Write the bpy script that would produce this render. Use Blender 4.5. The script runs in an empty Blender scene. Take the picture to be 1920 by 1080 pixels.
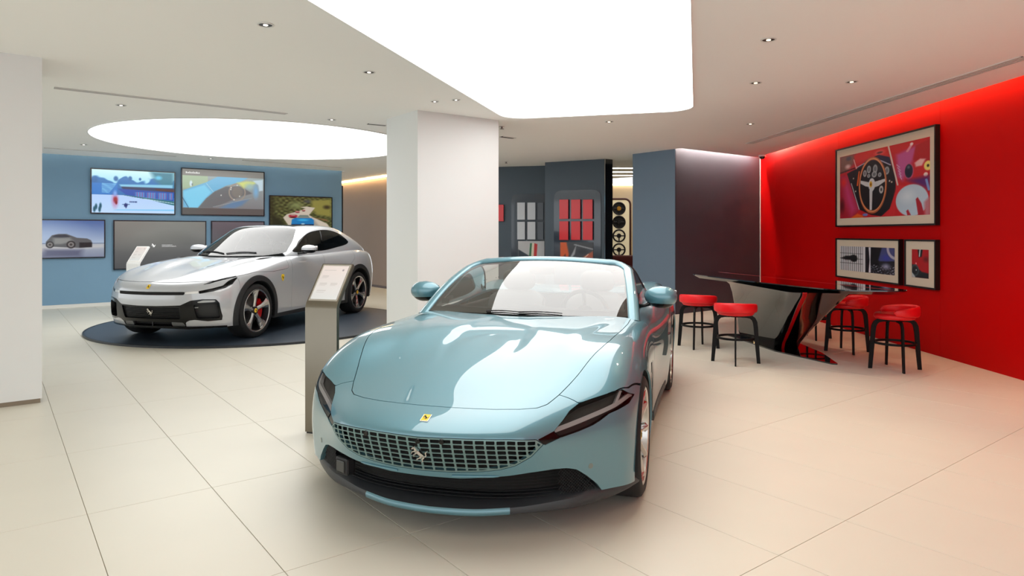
import bpy, bmesh, math, random
import numpy as np
from mathutils import Vector, Matrix
from mathutils.bvhtree import BVHTree

scene = bpy.context.scene
COL = scene.collection
random.seed(7)
RNG = np.random.default_rng(7)
PI = math.pi

# ------------------------------------------------------------------ camera
CAM_H = 1.48
cam = bpy.data.cameras.new('camera')
cam.sensor_width = 36.0
cam.lens = 1270.0 / 1920.0 * 36.0
cam.shift_y = -103.0 / 1920.0
cam.clip_start = 0.05
cam.clip_end = 200
camera = bpy.data.objects.new('camera', cam)
camera.location = (0, 0, CAM_H)
camera.rotation_euler = (PI / 2, 0, 0)
COL.objects.link(camera)
scene.camera = camera

# ------------------------------------------------------------------ world, exposure
world = bpy.data.worlds.new('world')
scene.world = world
world.use_nodes = True
world.node_tree.nodes['Background'].inputs[0].default_value = (0.93, 0.97, 1.0, 1)
world.node_tree.nodes['Background'].inputs[1].default_value = 1.35
scene.cycles.max_bounces = 8
scene.cycles.diffuse_bounces = 6
scene.cycles.caustics_reflective = False
scene.cycles.caustics_refractive = False
scene.cycles.use_adaptive_sampling = True
scene.cycles.adaptive_threshold = 0.03
scene.view_settings.view_transform = 'Standard'
scene.view_settings.look = 'None'
scene.view_settings.exposure = 0.38
scene.view_settings.gamma = 1.0
scene.view_settings.use_curve_mapping = False

LIGHTBOX = 2.55        # radiance of the two stretched-fabric light ceilings
SPOT_W = 36.0         # watts of one recessed spotlight
COVE = 12.0            # radiance of the cove strips

# ------------------------------------------------------------------ materials
MATS = {}

def srgb(r, g, b):
    def c(v):
        v /= 255.0
        return v / 12.92 if v <= 0.04045 else ((v + 0.055) / 1.055) ** 2.4
    return (c(r), c(g), c(b))

def mat(name, color, rough=0.5, metal=0.0, coat=0.0, coat_rough=0.03, spec=0.5, noise=0.0, nscale=8.0,
        bump=0.0, bscale=200.0, emit=None, estr=1.0, aniso=0.0, ior=1.5, coat_ior=1.5):
    if name in MATS:
        return MATS[name]
    m = bpy.data.materials.new(name)
    m.use_nodes = True
    nt = m.node_tree
    b = nt.nodes['Principled BSDF']
    col = (*color, 1)
    b.inputs['Base Color'].default_value = col
    b.inputs['Roughness'].default_value = rough
    b.inputs['Metallic'].default_value = metal
    b.inputs['Coat Weight'].default_value = coat
    b.inputs['Coat Roughness'].default_value = coat_rough
    b.inputs['Specular IOR Level'].default_value = spec
    b.inputs['IOR'].default_value = ior
    b.inputs['Coat IOR'].default_value = coat_ior
    b.inputs['Anisotropic'].default_value = aniso
    m.diffuse_color = col
    if noise or bump:
        tc = nt.nodes.new('ShaderNodeTexCoord')
    if noise:
        n = nt.nodes.new('ShaderNodeTexNoise')
        n.inputs['Scale'].default_value = nscale
        n.inputs['Detail'].default_value = 4
        r = nt.nodes.new('ShaderNodeMapRange')
        r.inputs[3].default_value = 1 - noise
        r.inputs[4].default_value = 1 + noise
        mx = nt.nodes.new('ShaderNodeMix')
        mx.data_type = 'RGBA'
        mx.blend_type = 'MULTIPLY'
        mx.inputs[0].default_value = 1
        mx.inputs[6].default_value = col
        nt.links.new(tc.outputs['Object'], n.inputs['Vector'])
        nt.links.new(n.outputs['Fac'], r.inputs[0])
        nt.links.new(r.outputs[0], mx.inputs[7])
        nt.links.new(mx.outputs[2], b.inputs['Base Color'])
    if bump:
        n2 = nt.nodes.new('ShaderNodeTexNoise')
        n2.inputs['Scale'].default_value = bscale
        bp = nt.nodes.new('ShaderNodeBump')
        bp.inputs['Strength'].default_value = bump
        bp.inputs['Distance'].default_value = 0.002
        nt.links.new(tc.outputs['Object'], n2.inputs['Vector'])
        nt.links.new(n2.outputs['Fac'], bp.inputs['Height'])
        nt.links.new(bp.outputs[0], b.inputs['Normal'])
    if emit:
        b.inputs['Emission Color'].default_value = (*emit, 1)
        b.inputs['Emission Strength'].default_value = estr
        if estr <= 3.0 and name != 'light_fabric':
            m.cycles.emission_sampling = 'NONE'
    MATS[name] = m
    return m

def glass_mat(name, tint, ior=1.45, rough=0.0):
    if name in MATS:
        return MATS[name]
    m = bpy.data.materials.new(name)
    m.use_nodes = True
    nt = m.node_tree
    nt.nodes.clear()
    out = nt.nodes.new('ShaderNodeOutputMaterial')
    mix = nt.nodes.new('ShaderNodeMixShader')
    tr = nt.nodes.new('ShaderNodeBsdfTransparent')
    tr.inputs[0].default_value = (*tint, 1)
    gl = nt.nodes.new('ShaderNodeBsdfGlossy')
    gl.inputs['Roughness'].default_value = rough
    gl.inputs['Color'].default_value = (1, 1, 1, 1)
    fr = nt.nodes.new('ShaderNodeFresnel')
    fr.inputs['IOR'].default_value = ior
    nt.links.new(fr.outputs[0], mix.inputs[0])
    nt.links.new(tr.outputs[0], mix.inputs[1])
    nt.links.new(gl.outputs[0], mix.inputs[2])
    nt.links.new(mix.outputs[0], out.inputs[0])
    m.diffuse_color = (*tint, 0.3)
    MATS[name] = m
    return m

def attr_mat(name, emission=0.0, rough=0.4, coat=0.0):
    """flat print or screen picture: colours come from the mesh's own colour attribute"""
    if name in MATS:
        return MATS[name]
    m = bpy.data.materials.new(name)
    m.use_nodes = True
    nt = m.node_tree
    b = nt.nodes['Principled BSDF']
    a = nt.nodes.new('ShaderNodeAttribute')
    a.attribute_name = 'print'
    b.inputs['Roughness'].default_value = rough
    b.inputs['Coat Weight'].default_value = coat
    if emission:
        b.inputs['Base Color'].default_value = (0.01, 0.01, 0.01, 1)
        nt.links.new(a.outputs['Color'], b.inputs['Emission Color'])
        b.inputs['Emission Strength'].default_value = emission
        m.cycles.emission_sampling = 'NONE'      # dim picture, found by bounces
    else:
        nt.links.new(a.outputs['Color'], b.inputs['Base Color'])
    MATS[name] = m
    return m

# ------------------------------------------------------------------ mesh helpers
def tag(o, label=None, cat=None, group=None, kind=None):
    if label: o['label'] = label
    if cat: o['category'] = cat
    if group: o['group'] = group
    if kind: o['kind'] = kind
    return o

def empty(name, loc=(0, 0, 0), rz=0.0, label=None, cat=None, group=None):
    o = bpy.data.objects.new(name, None)
    o.empty_display_size = 0.1
    COL.objects.link(o)
    o.location = loc
    o.rotation_euler = (0, 0, rz)
    return tag(o, label, cat, group)

def link(name, me, m, parent=None):
    o = bpy.data.objects.new(name, me)
    if m is not None and not me.materials:
        me.materials.append(m)
    COL.objects.link(o)
    if parent is not None:
        o.parent = parent
    return o

def add_smooth(me, on=True, angle=None):
    me.polygons.foreach_set('use_smooth', [on] * len(me.polygons))
    if on and angle is not None:
        try:
            me.set_sharp_from_angle(angle=math.radians(angle))
        except Exception:
            pass

def raw(name, V, F, m, parent=None, smooth=False, angle=None):
    me = bpy.data.meshes.new(name)
    me.from_pydata([tuple(map(float, v)) for v in V], [], [tuple(map(int, f)) for f in F])
    me.update()
    add_smooth(me, smooth, angle)
    return link(name, me, m, parent)

class MB:
    """collects shapes into one bmesh"""
    def __init__(self):
        self.bm = bmesh.new()
    def faces(self, V, F):
        vs = [self.bm.verts.new(v) for v in V]
        for f in F:
            try:
                self.bm.faces.new([vs[i] for i in f])
            except ValueError:
                pass
        return vs
    def box(self, x0, x1, y0, y1, z0, z1, M=None, bev=0.0):
        V = [(x, y, z) for z in (z0, z1) for y in (y0, y1) for x in (x0, x1)]
        F = [(0, 2, 3, 1), (4, 5, 7, 6), (0, 1, 5, 4), (2, 6, 7, 3), (0, 4, 6, 2), (1, 3, 7, 5)]
        vs = self.faces(V, F)
        if bev > 0:
            es = set()
            for v in vs:
                for e in v.link_edges:
                    es.add(e)
            r = bmesh.ops.bevel(self.bm, geom=list(es), offset=bev, segments=2, affect='EDGES', profile=0.5)
            vs = list({v for f in r['faces'] for v in f.verts} | {v for v in vs if v.is_valid})
        if M is not None:
            bmesh.ops.transform(self.bm, matrix=M, verts=vs)
        return vs
    def prism(self, pts, z0, z1, M=None):
        n = len(pts)
        V = [(p[0], p[1], z0) for p in pts] + [(p[0], p[1], z1) for p in pts]
        F = [tuple(range(n - 1, -1, -1)), tuple(range(n, 2 * n))]
        F += [(i, (i + 1) % n, n + (i + 1) % n, n + i) for i in range(n)]
        vs = self.faces(V, F)
        if M is not None:
            bmesh.ops.transform(self.bm, matrix=M, verts=vs)
        return vs
    def lathe(self, prof, n=32, M=None, a0=0.0, a1=2 * PI, axis='z'):
        """prof: list of (r, h)"""
        full = abs(a1 - a0 - 2 * PI) < 1e-6
        k = n if full else n + 1
        V, F = [], []
        for i in range(k):
            a = a0 + (a1 - a0) * i / n
            for r, hh in prof:
                if axis == 'z': V.append((r * math.cos(a), r * math.sin(a), hh))
                else: V.append((r * math.cos(a), hh, r * math.sin(a)))
        p = len(prof)
        for i in range(n):
            j = (i + 1) % k
            for q in range(p - 1):
                F.append((i * p + q, j * p + q, j * p + q + 1, i * p + q + 1))
        vs = self.faces(V, F)
        bmesh.ops.remove_doubles(self.bm, verts=vs, dist=1e-6)
        vs = [v for v in vs if v.is_valid]
        if M is not None:
            bmesh.ops.transform(self.bm, matrix=M, verts=vs)
        return vs
    def tube(self, pts, r, n=8, caps=True, closed=False, M=None):
        """sweep of a circle; r a number or list"""
        P = [Vector(p) for p in pts]
        N = len(P)
        rs = r if hasattr(r, '__len__') else [r] * N
        V, F = [], []
        up = Vector((0, 0, 1))
        prev = None
        for i in range(N):
            a = P[i - 1] if (i > 0 or closed) else P[i]
            b = P[(i + 1) % N] if (i < N - 1 or closed) else P[i]
            t = (b - a).normalized()
            if prev is None:
                s = t.cross(up)
                if s.length < 1e-3:
                    s = t.cross(Vector((1, 0, 0)))
                s.normalize()
            else:
                s = (prev - t * prev.dot(t)).normalized()
            prev = s
            u = s.cross(t)
            for k in range(n):
                ang = 2 * PI * k / n
                V.append(tuple(P[i] + (s * math.cos(ang) + u * math.sin(ang)) * rs[i]))
        for i in range(N if closed else N - 1):
            j = (i + 1) % N
            for k in range(n):
                k2 = (k + 1) % n
                F.append((i * n + k, i * n + k2, j * n + k2, j * n + k))
        if caps and not closed:
            F.append(tuple(range(n)))
            F.append(tuple((N - 1) * n + k for k in range(n - 1, -1, -1)))
        vs = self.faces(V, F)
        if M is not None:
            bmesh.ops.transform(self.bm, matrix=M, verts=vs)
        return vs
    def strip(self, pts, w_dir, w, n_dir, t, M=None):
        """sweep of a rectangle along pts: width w along w_dir, thickness t normal"""
        P = [Vector(p) for p in pts]
        N = len(P)
        wd = Vector(w_dir).normalized()
        V, F = [], []
        for i in range(N):
            a = P[max(0, i - 1)]
            b = P[min(N - 1, i + 1)]
            tg = (b - a).normalized()
            nn = tg.cross(wd).normalized()
            for sx, sy in ((-1, -1), (1, -1), (1, 1), (-1, 1)):
                V.append(tuple(P[i] + wd * sx * w / 2 + nn * sy * t / 2))
        for i in range(N - 1):
            for k in range(4):
                k2 = (k + 1) % 4
                F.append((i * 4 + k, i * 4 + k2, i * 4 + 4 + k2, i * 4 + 4 + k))
        F.append((3, 2, 1, 0))
        F.append(tuple((N - 1) * 4 + k for k in range(4)))
        vs = self.faces(V, F)
        if M is not None:
            bmesh.ops.transform(self.bm, matrix=M, verts=vs)
        return vs
    def build(self, name, m, parent=None, smooth=False, angle=40):
        bmesh.ops.recalc_face_normals(self.bm, faces=self.bm.faces)
        me = bpy.data.meshes.new(name)
        self.bm.to_mesh(me)
        self.bm.free()
        add_smooth(me, smooth, angle if smooth else None)
        return link(name, me, m, parent)

def bx(name, m, x0, x1, y0, y1, z0, z1, parent=None, bev=0.0, M=None):
    b = MB()
    b.box(x0, x1, y0, y1, z0, z1, M=M, bev=bev)
    return b.build(name, m, parent)

def frame2(origin, xdir, z=0.0):
    """matrix whose x axis runs along xdir on the floor, z up"""
    x = Vector((xdir[0], xdir[1], 0)).normalized()
    zz = Vector((0, 0, 1))
    y = zz.cross(x)
    M = Matrix((x, y, zz)).transposed().to_4x4()
    M.translation = Vector((origin[0], origin[1], z))
    return M

def roundrect(w, h, r, n=8, cx=0, cy=0):
    pts = []
    for (sx, sy, a0) in ((1, 1, 0), (-1, 1, PI / 2), (-1, -1, PI), (1, -1, 1.5 * PI)):
        for i in range(n + 1):
            a = a0 + PI / 2 * i / n
            pts.append((cx + sx * (w / 2 - r) + r * math.cos(a), cy + sy * (h / 2 - r) + r * math.sin(a)))
    return pts

# floor-tile directions, the columns and the left wall follow them
E1 = Vector((-0.609, 0.793, 0)).normalized()
E2 = Vector((0.793, 0.609, 0)).normalized()
CEIL = 3.01

def on_ceiling(px, py, z=CEIL):
    Y = 1270.0 * (z - CAM_H) / (437.0 - py)
    return ((px - 960.0) / 1270.0 * Y, Y)
# ================================================================== the setting
m_grout = mat('grout', srgb(150, 138, 118), 0.8, noise=0.05)
m_tile = mat('tile_stone', srgb(217, 212, 197), 0.36, spec=0.45, noise=0.035, nscale=2.2)
m_white = mat('white_plaster', srgb(224, 226, 225), 0.75, spec=0.3, noise=0.01, nscale=3)
m_ceil = mat('ceiling_paint', srgb(250, 250, 248), 0.85, spec=0.2, noise=0.01, nscale=2)
m_red = mat('red_lacquer_panel', srgb(188, 0, 2), 0.55, spec=0.10, noise=0.03, nscale=3)
m_blue = mat('blue_grey_wall', srgb(122, 158, 186), 0.6, spec=0.3, noise=0.03, nscale=3)
m_slate = mat('slate_panel', srgb(112, 132, 152), 0.55, spec=0.3, noise=0.03, nscale=2)
m_slate_dark = mat('dark_slate_panel', srgb(72, 86, 98), 0.45, spec=0.4, noise=0.03, nscale=2)
m_char = mat('charcoal_wall', srgb(70, 69, 80), 0.6, spec=0.3, noise=0.04, nscale=2)
m_taupe = mat('taupe_wall', srgb(150, 132, 120), 0.7, spec=0.3, noise=0.03, nscale=2)
m_plinth = mat('brushed_bronze', srgb(140, 128, 112), 0.35, metal=0.8)
m_light = mat('light_fabric', (1, 1, 1), 0.9, emit=(1.0, 0.995, 0.98), estr=LIGHTBOX)
m_led_warm = mat('warm_led', (1, 1, 1), 0.9, emit=(1.0, 0.55, 0.25), estr=COVE * 1.5)
m_led_soft = mat('soft_led', (1, 1, 1), 0.9, emit=(1.0, 0.86, 0.72), estr=COVE * 16)
m_trim = mat('white_trim', srgb(225, 225, 222), 0.5)
m_black = mat('black_plastic', srgb(16, 16, 18), 0.45, noise=0.05)
m_slot = mat('dark_slot', srgb(14, 13, 12), 0.9, spec=0.1)

# ---- floor and its tiles
floor = bx('floor', m_grout, -14, 7.5, -2.6, 26, -0.06, -0.004)
tag(floor, kind='structure')
TW, TL, GAP = 0.617, 1.234, 0.003
T0 = Vector((-2.235, 3.564, 0))
tile_me = None
spots = []
for i in range(-20, 30):
    for j in range(-14, 24):
        c = T0 + E2 * (i + 0.5) * TW + E1 * (j + 0.5) * TL
        if c.x < -13.4 or c.x > 5.9 or c.y < -1.9 or c.y > 24:
            continue
        d = math.hypot(c.x, c.y)
        vis = c.y > 1.2 and abs(c.x) < c.y * 0.80 + 0.8
        spots.append(((0 if vis else 1000) + d, c))
spots.sort(key=lambda s: s[0])
tb = MB()
tb.box(-TW / 2 + GAP / 2, TW / 2 - GAP / 2, -TL / 2 + GAP / 2, TL / 2 - GAP / 2, -0.012, 0.0, bev=0.0012)
tile_rz = math.atan2(E2.y, E2.x)
first = None
rest = MB()
for k, (d, c) in enumerate(spots):
    if k < 300:
        if first is None:
            first = tb.build('tile', m_tile, floor)
            o = first
        else:
            o = first.copy()
            COL.objects.link(o)
        o.parent = floor
        o.location = (c.x, c.y, 0)
        o.rotation_euler = (0, 0, tile_rz)
    else:
        rest.box(-TW / 2 + GAP / 2, TW / 2 - GAP / 2, -TL / 2 + GAP / 2, TL / 2 - GAP / 2, -0.012, 0.0,
                 M=Matrix.Translation((c.x, c.y, 0)) @ Matrix.Rotation(tile_rz, 4, 'Z'))
o = rest.build('tile_field', m_tile, floor)
o['kind'] = 'stuff'

# ---- walls
XR = 5.134                                    # the red wall runs along the view
BW0 = Vector((-9.105, 13.147, 0))             # a point on the left wall, which follows E2
BW_END = 6.13
DC = Vector((2.966, 12.31, 0))                # corner between slate pillar and charcoal wall
D_END = (XR - DC.x) / E2.x
TOPZ = 3.26                                   # walls run up into the light coves

MBW = frame2(BW0, E2)
wl = bx('wall_left', m_blue, -4.0, BW_END, 0, 0.22, 0.07, TOPZ, M=MBW)
tag(wl, kind='structure')
bl = bx('baseboard_left', m_trim, -4.0, BW_END - 0.02, 0.004, 0.2, 0.0, 0.07, M=MBW)
tag(bl, kind='structure')
we = bx('trim_1', m_black, BW_END, BW_END + 0.03, -0.01, 0.26, 0.0, TOPZ - 0.6, M=MBW)
tag(we, kind='structure')

# corridor wall behind
MCW = frame2((-3.358, 18.07), E1)
wc = bx('wall_corridor', m_taupe, -1.2, 7.0, -0.2, 0.0, 0.0, TOPZ, M=MCW)
tag(wc, kind='structure')
bc = bx('baseboard_corridor', mat('dark_base', srgb(70, 50, 44), 0.5), -1.2, 7.0, 0.0, 0.015, 0.0, 0.06, M=MCW)
tag(bc, kind='structure')

# red wall: panels with recessed joints
wr = bx('wall_right', mat('red_back', srgb(90, 2, 4), 0.6), XR + 0.02, XR + 0.2, -2.6, 14.1, 0.0, TOPZ)
tag(wr, kind='structure')
ys = [14.1, 13.2, 10.66, 8.12, 5.58, 3.04, 0.5, -2.04, -2.6]
for a, b2 in zip(ys[1:], ys[:-1]):
    bx('panel', m_red, XR, XR + 0.02, a + 0.002, b2 - 0.002, 0.0, TOPZ, parent=wr)

# charcoal back wall and slate pillar
MD = frame2(DC, E2)
wb = bx('wall_back', m_char, 0.012, D_END + 0.25, 0.0, 0.2, 0.0, TOPZ, M=MD)
tag(wb, kind='structure')
tb2 = bx('trim_2', m_trim, D_END - 0.035, D_END - 0.02, -0.012, 0.0, 0.0, CEIL, M=MD)
tag(tb2, kind='structure')
MP = frame2(DC, E1)
wp = bx('wall_pillar', m_slate, 0.006, 1.03, -0.5, 0.0, 0.0, CEIL + 0.01, M=MP)
tag(wp, kind='structure')

# columns
def column(name, corner, w, d, base=True):
    M = frame2(corner, E2)
    c = bx(name, m_white, 0, w, 0, d, 0.04 if base else 0, CEIL + 0.02, M=M)
    tag(c, kind='structure')
    if base:
        p = bx('plinth', m_plinth, 0.012, w - 0.012, 0.012, d - 0.012, 0, 0.04, parent=c, M=M)
    return c
column('wall_column_left', Vector((-4.10, 5.91, 0)) - E2 * 1.3, 1.3, 0.9)
column('wall_column_middle', Vector((-1.174, 8.42, 0)), 1.25, 0.83)

# ceiling: one slab cut back from the walls to leave the light coves
def line_cut(P, d, off):
    n = Vector((-d.y, d.x, 0))
    return P + n * off, d
def inter(P, d, Q, e):
    t = ((Q.x - P.x) * e.y - (Q.y - P.y) * e.x) / (d.x * e.y - d.y * e.x)
    return P + d * t
COVE_W = 0.17
Lb = (BW0 - Vector((-E2.y, E2.x, 0)) * COVE_W, E2)          # front of the left wall cove
Ld = (DC - Vector((-E2.y, E2.x, 0)) * 0.13, E2)              # front of the charcoal wall cove
XC = XR - COVE_W
pts = [(-14, -2.6), (XC, -2.6)]
p = inter(Ld[0], E2, Vector((XC, 0, 0)), Vector((0, 1, 0)))
pts.append((p.x, p.y))
q = Ld[0]
pts.append((q.x, q.y))
pts.append((DC.x, DC.y))
far = DC + E1 * 1.03
pts += [(far.x, far.y), (far.x + 1.6, far.y + 2.0), (5.5, 26), (-4.2, 26)]
e = BW0 + E2 * (BW_END + 0.02)
pts.append((e.x - 3.0, e.y + 4.4))
pts.append((e.x, e.y))
e2 = Lb[0] + E2 * (BW_END + 0.02)
pts.append((e2.x, e2.y))
e3 = Lb[0] - E2 * 4.4
pts.append((e3.x, e3.y))
pts.append((-14, e3.y))
cb = MB()
cb.prism(pts, CEIL, CEIL + 0.10)
ceiling = cb.build('ceiling', m_ceil)
tag(ceiling, kind='structure')
cb = MB()
cb.box(-14.2, 7.5, -2.7, 26.2, TOPZ, TOPZ + 0.05)
up = cb.build('ceiling_slab', m_ceil, ceiling)

# cove light strips on top of the ceiling edge
def cove(name, label, M, x0, x1, m):
    t = bx(name, m, x0, x1, 0.05, 0.075, CEIL + 0.20, CEIL + 0.225, M=M)
    tag(t, label, 'light')
    return t
bx_m = frame2((XC, 13.9), Vector((0, -1, 0)))
cove('cove_light_strip', 'warm light strip hidden in the ceiling cove above the red wall', bx_m, 0.2, 16.0, m_led_warm)
cove('cove_light_strip', 'light strip hidden in the cove above the charcoal wall',
     frame2(Ld[0], E2), 0.05, D_END - 0.25, m_led_soft)
cove('cove_light_strip', 'light strip hidden in the cove above the blue screen wall',
     frame2(Lb[0], E2), -4.0, BW_END, mat('dim_led', (1, 1, 1), 0.9, emit=(1.0, 0.86, 0.70), estr=COVE * 0.35))

# corridor warm light strip
cs = bx('corridor_light_strip', mat('amber_led', (1, 1, 1), 0.9, emit=(1.0, 0.66, 0.30), estr=16.0), -2.4, 3.4, 0.06, 0.09, CEIL - 0.04, CEIL - 0.015, M=MCW)
tag(cs, 'amber light strip along the top of the corridor wall', 'light')

# ---- the two luminous ceilings
CAR_TH = math.radians(16.15)
AX = Vector((math.sin(CAR_TH), math.cos(CAR_TH), 0))
def luminous(name, label, pts, z, M, edge):
    root = empty(name, M.translation, 0, label, 'light')
    loc = M.copy()
    loc.translation = Vector((0, 0, 0))
    b = MB()
    b.prism(pts, -0.012, -0.004, M=loc)
    b.build('diffuser', m_light, root)
    b = MB()
    n = len(pts)
    cx = sum(p_[0] for p_ in pts) / n
    cy = sum(p_[1] for p_ in pts) / n
    V, F = [], []
    for (s, z0) in ((0.0, -0.018), (edge, -0.018), (edge, 0.0), (0.0, 0.0)):
        for p_ in pts:
            dx, dy = p_[0] - cx, p_[1] - cy
            L = math.hypot(dx, dy)
            V.append((p_[0] + dx / L * s, p_[1] + dy / L * s, z0))
    for r in range(4):
        for i in range(n):
            F.append((r * n + i, r * n + (i + 1) % n, ((r + 1) % 4) * n + (i + 1) % n, ((r + 1) % 4) * n + i))
    vs = b.faces(V, F)
    bmesh.ops.transform(b.bm, matrix=loc, verts=vs)
    b.build('rim', m_trim, root)
    return root
LBW, LBL = 2.40, 6.0
far_mid = Vector((1.085, 8.70, CEIL))
cen = far_mid - Vector((math.sin(math.radians(15.2)), math.cos(math.radians(15.2)), 0)) * (LBL / 2)
Mlb = Matrix.Translation(cen) @ Matrix.Rotation(-math.radians(15.2), 4, 'Z')
luminous('ceiling_light', 'large rounded rectangular luminous ceiling above the teal convertible',
         roundrect(LBW, LBL, 0.32, 10), CEIL, Mlb, 0.015)
circ = [(2.50 * math.cos(2 * PI * i / 96), 2.50 * math.sin(2 * PI * i / 96)) for i in range(96)]
luminous('ceiling_light', 'round luminous ceiling above the silver car', circ, CEIL,
         Matrix.Translation((-4.22, 11.45, CEIL)), 0.015)

# ---- recessed spotlights
m_can = mat('spot_can', srgb(60, 58, 55), 0.4, metal=0.5)
m_bulb = mat('spot_bulb', (1, 1, 1), 0.4, emit=(1.0, 0.78, 0.52), estr=3.0)
m_bulb_c = mat('spot_bulb_neutral', (1, 1, 1), 0.4, emit=(1.0, 0.93, 0.84), estr=1.5)
def downlight(px, py, label, power=0.0, aim=None, size=0.055, angle=70, cool=False):
    X, Y = on_ceiling(px, py)
    size *= 0.8
    r = empty('downlight', (X, Y, CEIL), 0, label, 'light', 'recessed ceiling spotlights')
    b = MB()
    b.lathe([(size, -0.002), (size * 1.25, -0.002), (size * 1.25, -0.006), (size, -0.006), (size, -0.002)], 24)
    b.build('ring', m_trim, r, True)
    b = MB()
    b.lathe([(size, -0.003), (size * 0.55, -0.0025), (0, -0.0025)], 24)
    b.build('reflector', m_can, r)
    b = MB()
    b.lathe([(size * 0.36, -0.003), (size * 0.34, -0.008), (0.0, -0.009)], 16)
    b.build('bulb', m_bulb_c if cool else m_bulb, r, True)
    if power:
        l = bpy.data.lights.new('spot', 'SPOT')
        l.energy = power
        l.color = (1.0, 0.93, 0.84) if cool else (1.0, 0.82, 0.60)
        l.spot_size = math.radians(angle)
        l.spot_blend = 0.7
        l.shadow_soft_size = 0.05
        lo = bpy.data.objects.new('spot', l)
        COL.objects.link(lo)
        lo.parent = r
        lo.location = (0, 0, -0.03)
        if aim is not None:
            v = Vector(aim) - Vector((X, Y, CEIL))
            lo.rotation_euler = v.to_track_quat('-Z', 'Y').to_euler()
    return r
for a in [
    (498, 46, 'recessed spotlight in the ceiling left of the big luminous rectangle, largest there', 0, None, 0.06, 70, True),
    (692, 135, 'recessed spotlight in the ceiling midway between left spotlight and white column', 0, None, 0.06, 70, True),
    (815, 190, 'left one of the spotlight pair just in front of the white column', 0, None, 0.05, 70, True),
    (855, 187, 'right one of the spotlight pair just in front of the white column', 0, None, 0.05, 70, True),
    (227, 197, 'recessed spotlight just in front of the luminous disc', 0, None, 0.06, 70, True),
    (622, 224, 'recessed spotlight by the right rim of the luminous disc', 0, None, 0.06, 70, True),
    (157, 271, 'recessed spotlight between the luminous disc and the blue wall, leftmost', 0, None, 0.06, 70, True),
    (395, 297, 'recessed spotlight between the luminous disc and the blue wall above the dashboard screen', 0, None, 0.06, 70, True),
    (1441, 74, 'recessed warm spotlight nearest the viewer right of the luminous rectangle', SPOT_W, (1.9, 3.9, 0), 0.06, 80, False),
    (1417, 155, 'recessed warm spotlight second from the viewer right of the luminous rectangle', SPOT_W, (2.6, 5.2, 0), 0.06, 80, False),
    (1597, 153, 'recessed warm spotlight closest to the red wall', SPOT_W, (3.9, 6.3, 0), 0.06, 85, False),
    (1407, 232, 'recessed warm spotlight above the black table', SPOT_W * 1.2, (3.3, 8.0, 0), 0.06, 80, False),
    (1142, 228, 'recessed warm spotlight beyond the far end of the luminous rectangle', SPOT_W * 0.8, (1.3, 10.0, 0), 0.06, 90, False),
]:
    downlight(*a)
# spotlights over the right part of the floor, just out of view above the viewer
for (X, Y, ax, ay, lab) in ((2.6, 2.6, 2.6, 2.8, 'recessed warm spotlight overhead right, in line with the nearest one in view'),
                            (3.9, 4.2, 3.9, 4.6, 'recessed warm spotlight overhead beside the red wall')):
    r = downlight(960, 0, lab, SPOT_W, (ax, ay, 0), 0.06, 85)
    r.location = (X, Y, CEIL)
    for ch in r.children:
        if ch.type == 'LIGHT':
            ch.rotation_euler = (Vector((ax, ay, 0)) - Vector((X, Y, CEIL))).to_track_quat('-Z', 'Y').to_euler()

# ---- ceiling slot diffusers
def slot(px0, py0, px1, py1, w, label, n=2):
    a = on_ceiling(px0, py0)
    b2 = on_ceiling(px1, py1)
    d = Vector((b2[0] - a[0], b2[1] - a[1], 0))
    L = d.length
    root = empty('ceiling_vent', (a[0], a[1], CEIL), math.atan2(d.y, d.x), label, 'vent')
    bx('backing', m_slot, 0, L, -w / 2, w / 2, -0.003, 0.0, parent=root)
    for k in range(n + 1):
        y = -w / 2 + w * k / n
        bx('slat', m_trim, 0, L, y - w * 0.09, y + w * 0.09, -0.008, -0.001, parent=root)
    return root
slot(102, 164, 537, 213, 0.085, 'long linear air vent in the ceiling in front of the luminous disc', 2)
slot(1405, 269, 1925, 106, 0.12, 'long linear air vent in the ceiling beside the red wall', 3)
slot(690, 232, 724, 235, 0.085, 'short air vent in the ceiling left of the white column', 1)
slot(940, 256, 964, 259, 0.09, 'short air vent in the ceiling right of the white column', 1)
slot(82, 277, 330, 293, 0.05, 'narrow slot vent in the ceiling along the blue wall, left part', 1)
slot(455, 300, 640, 314, 0.05, 'narrow slot vent in the ceiling along the blue wall, right part', 1)
# sprinkler heads and the small dome camera
for (px, py, lab) in ((941, 237, 'small sprinkler head in the ceiling at the right edge of the white column'),
                      (949, 303, 'small sprinkler head in the ceiling in front of the dark display wall')):
    X, Y = on_ceiling(px, py)
    r = empty('sprinkler', (X, Y, CEIL), 0, lab, 'sprinkler')
    b = MB(); b.lathe([(0.0, 0.0), (0.045, 0.0), (0.045, -0.006), (0.0, -0.006)], 16); b.build('rosette', m_trim, r)
    b = MB(); b.lathe([(0.0, -0.006), (0.014, -0.006), (0.012, -0.03), (0.03, -0.034), (0.03, -0.038), (0.0, -0.038)], 12)
    b.build('head', mat('sprinkler_steel', srgb(120, 118, 115), 0.3, metal=0.9), r)
X, Y = XR - 0.22, 13.3
r = empty('dome_camera', (X, Y, CEIL), 0, 'small white dome camera in the corner between charcoal and red walls', 'camera')
b = MB(); b.lathe([(0, 0), (0.07, 0), (0.07, -0.03), (0, -0.03)], 24); b.build('housing', m_trim, r)
b = MB(); b.lathe([(0.055, -0.03), (0.05, -0.055), (0.03, -0.075), (0, -0.082)], 24); b.build('dome', m_black, r, True)
# ================================================================== car-body toolkit
# Car coordinates while designing: x backwards from the front axle, y to the car's left, z up.
# Meshes are written with X forward (= -x), Y left, Z up.

def bspline_weights(t):
    return np.array([(1 - t) ** 3, 3 * t ** 3 - 6 * t ** 2 + 4, -3 * t ** 3 + 3 * t ** 2 + 3 * t + 1, t ** 3]).T / 6.0

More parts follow.
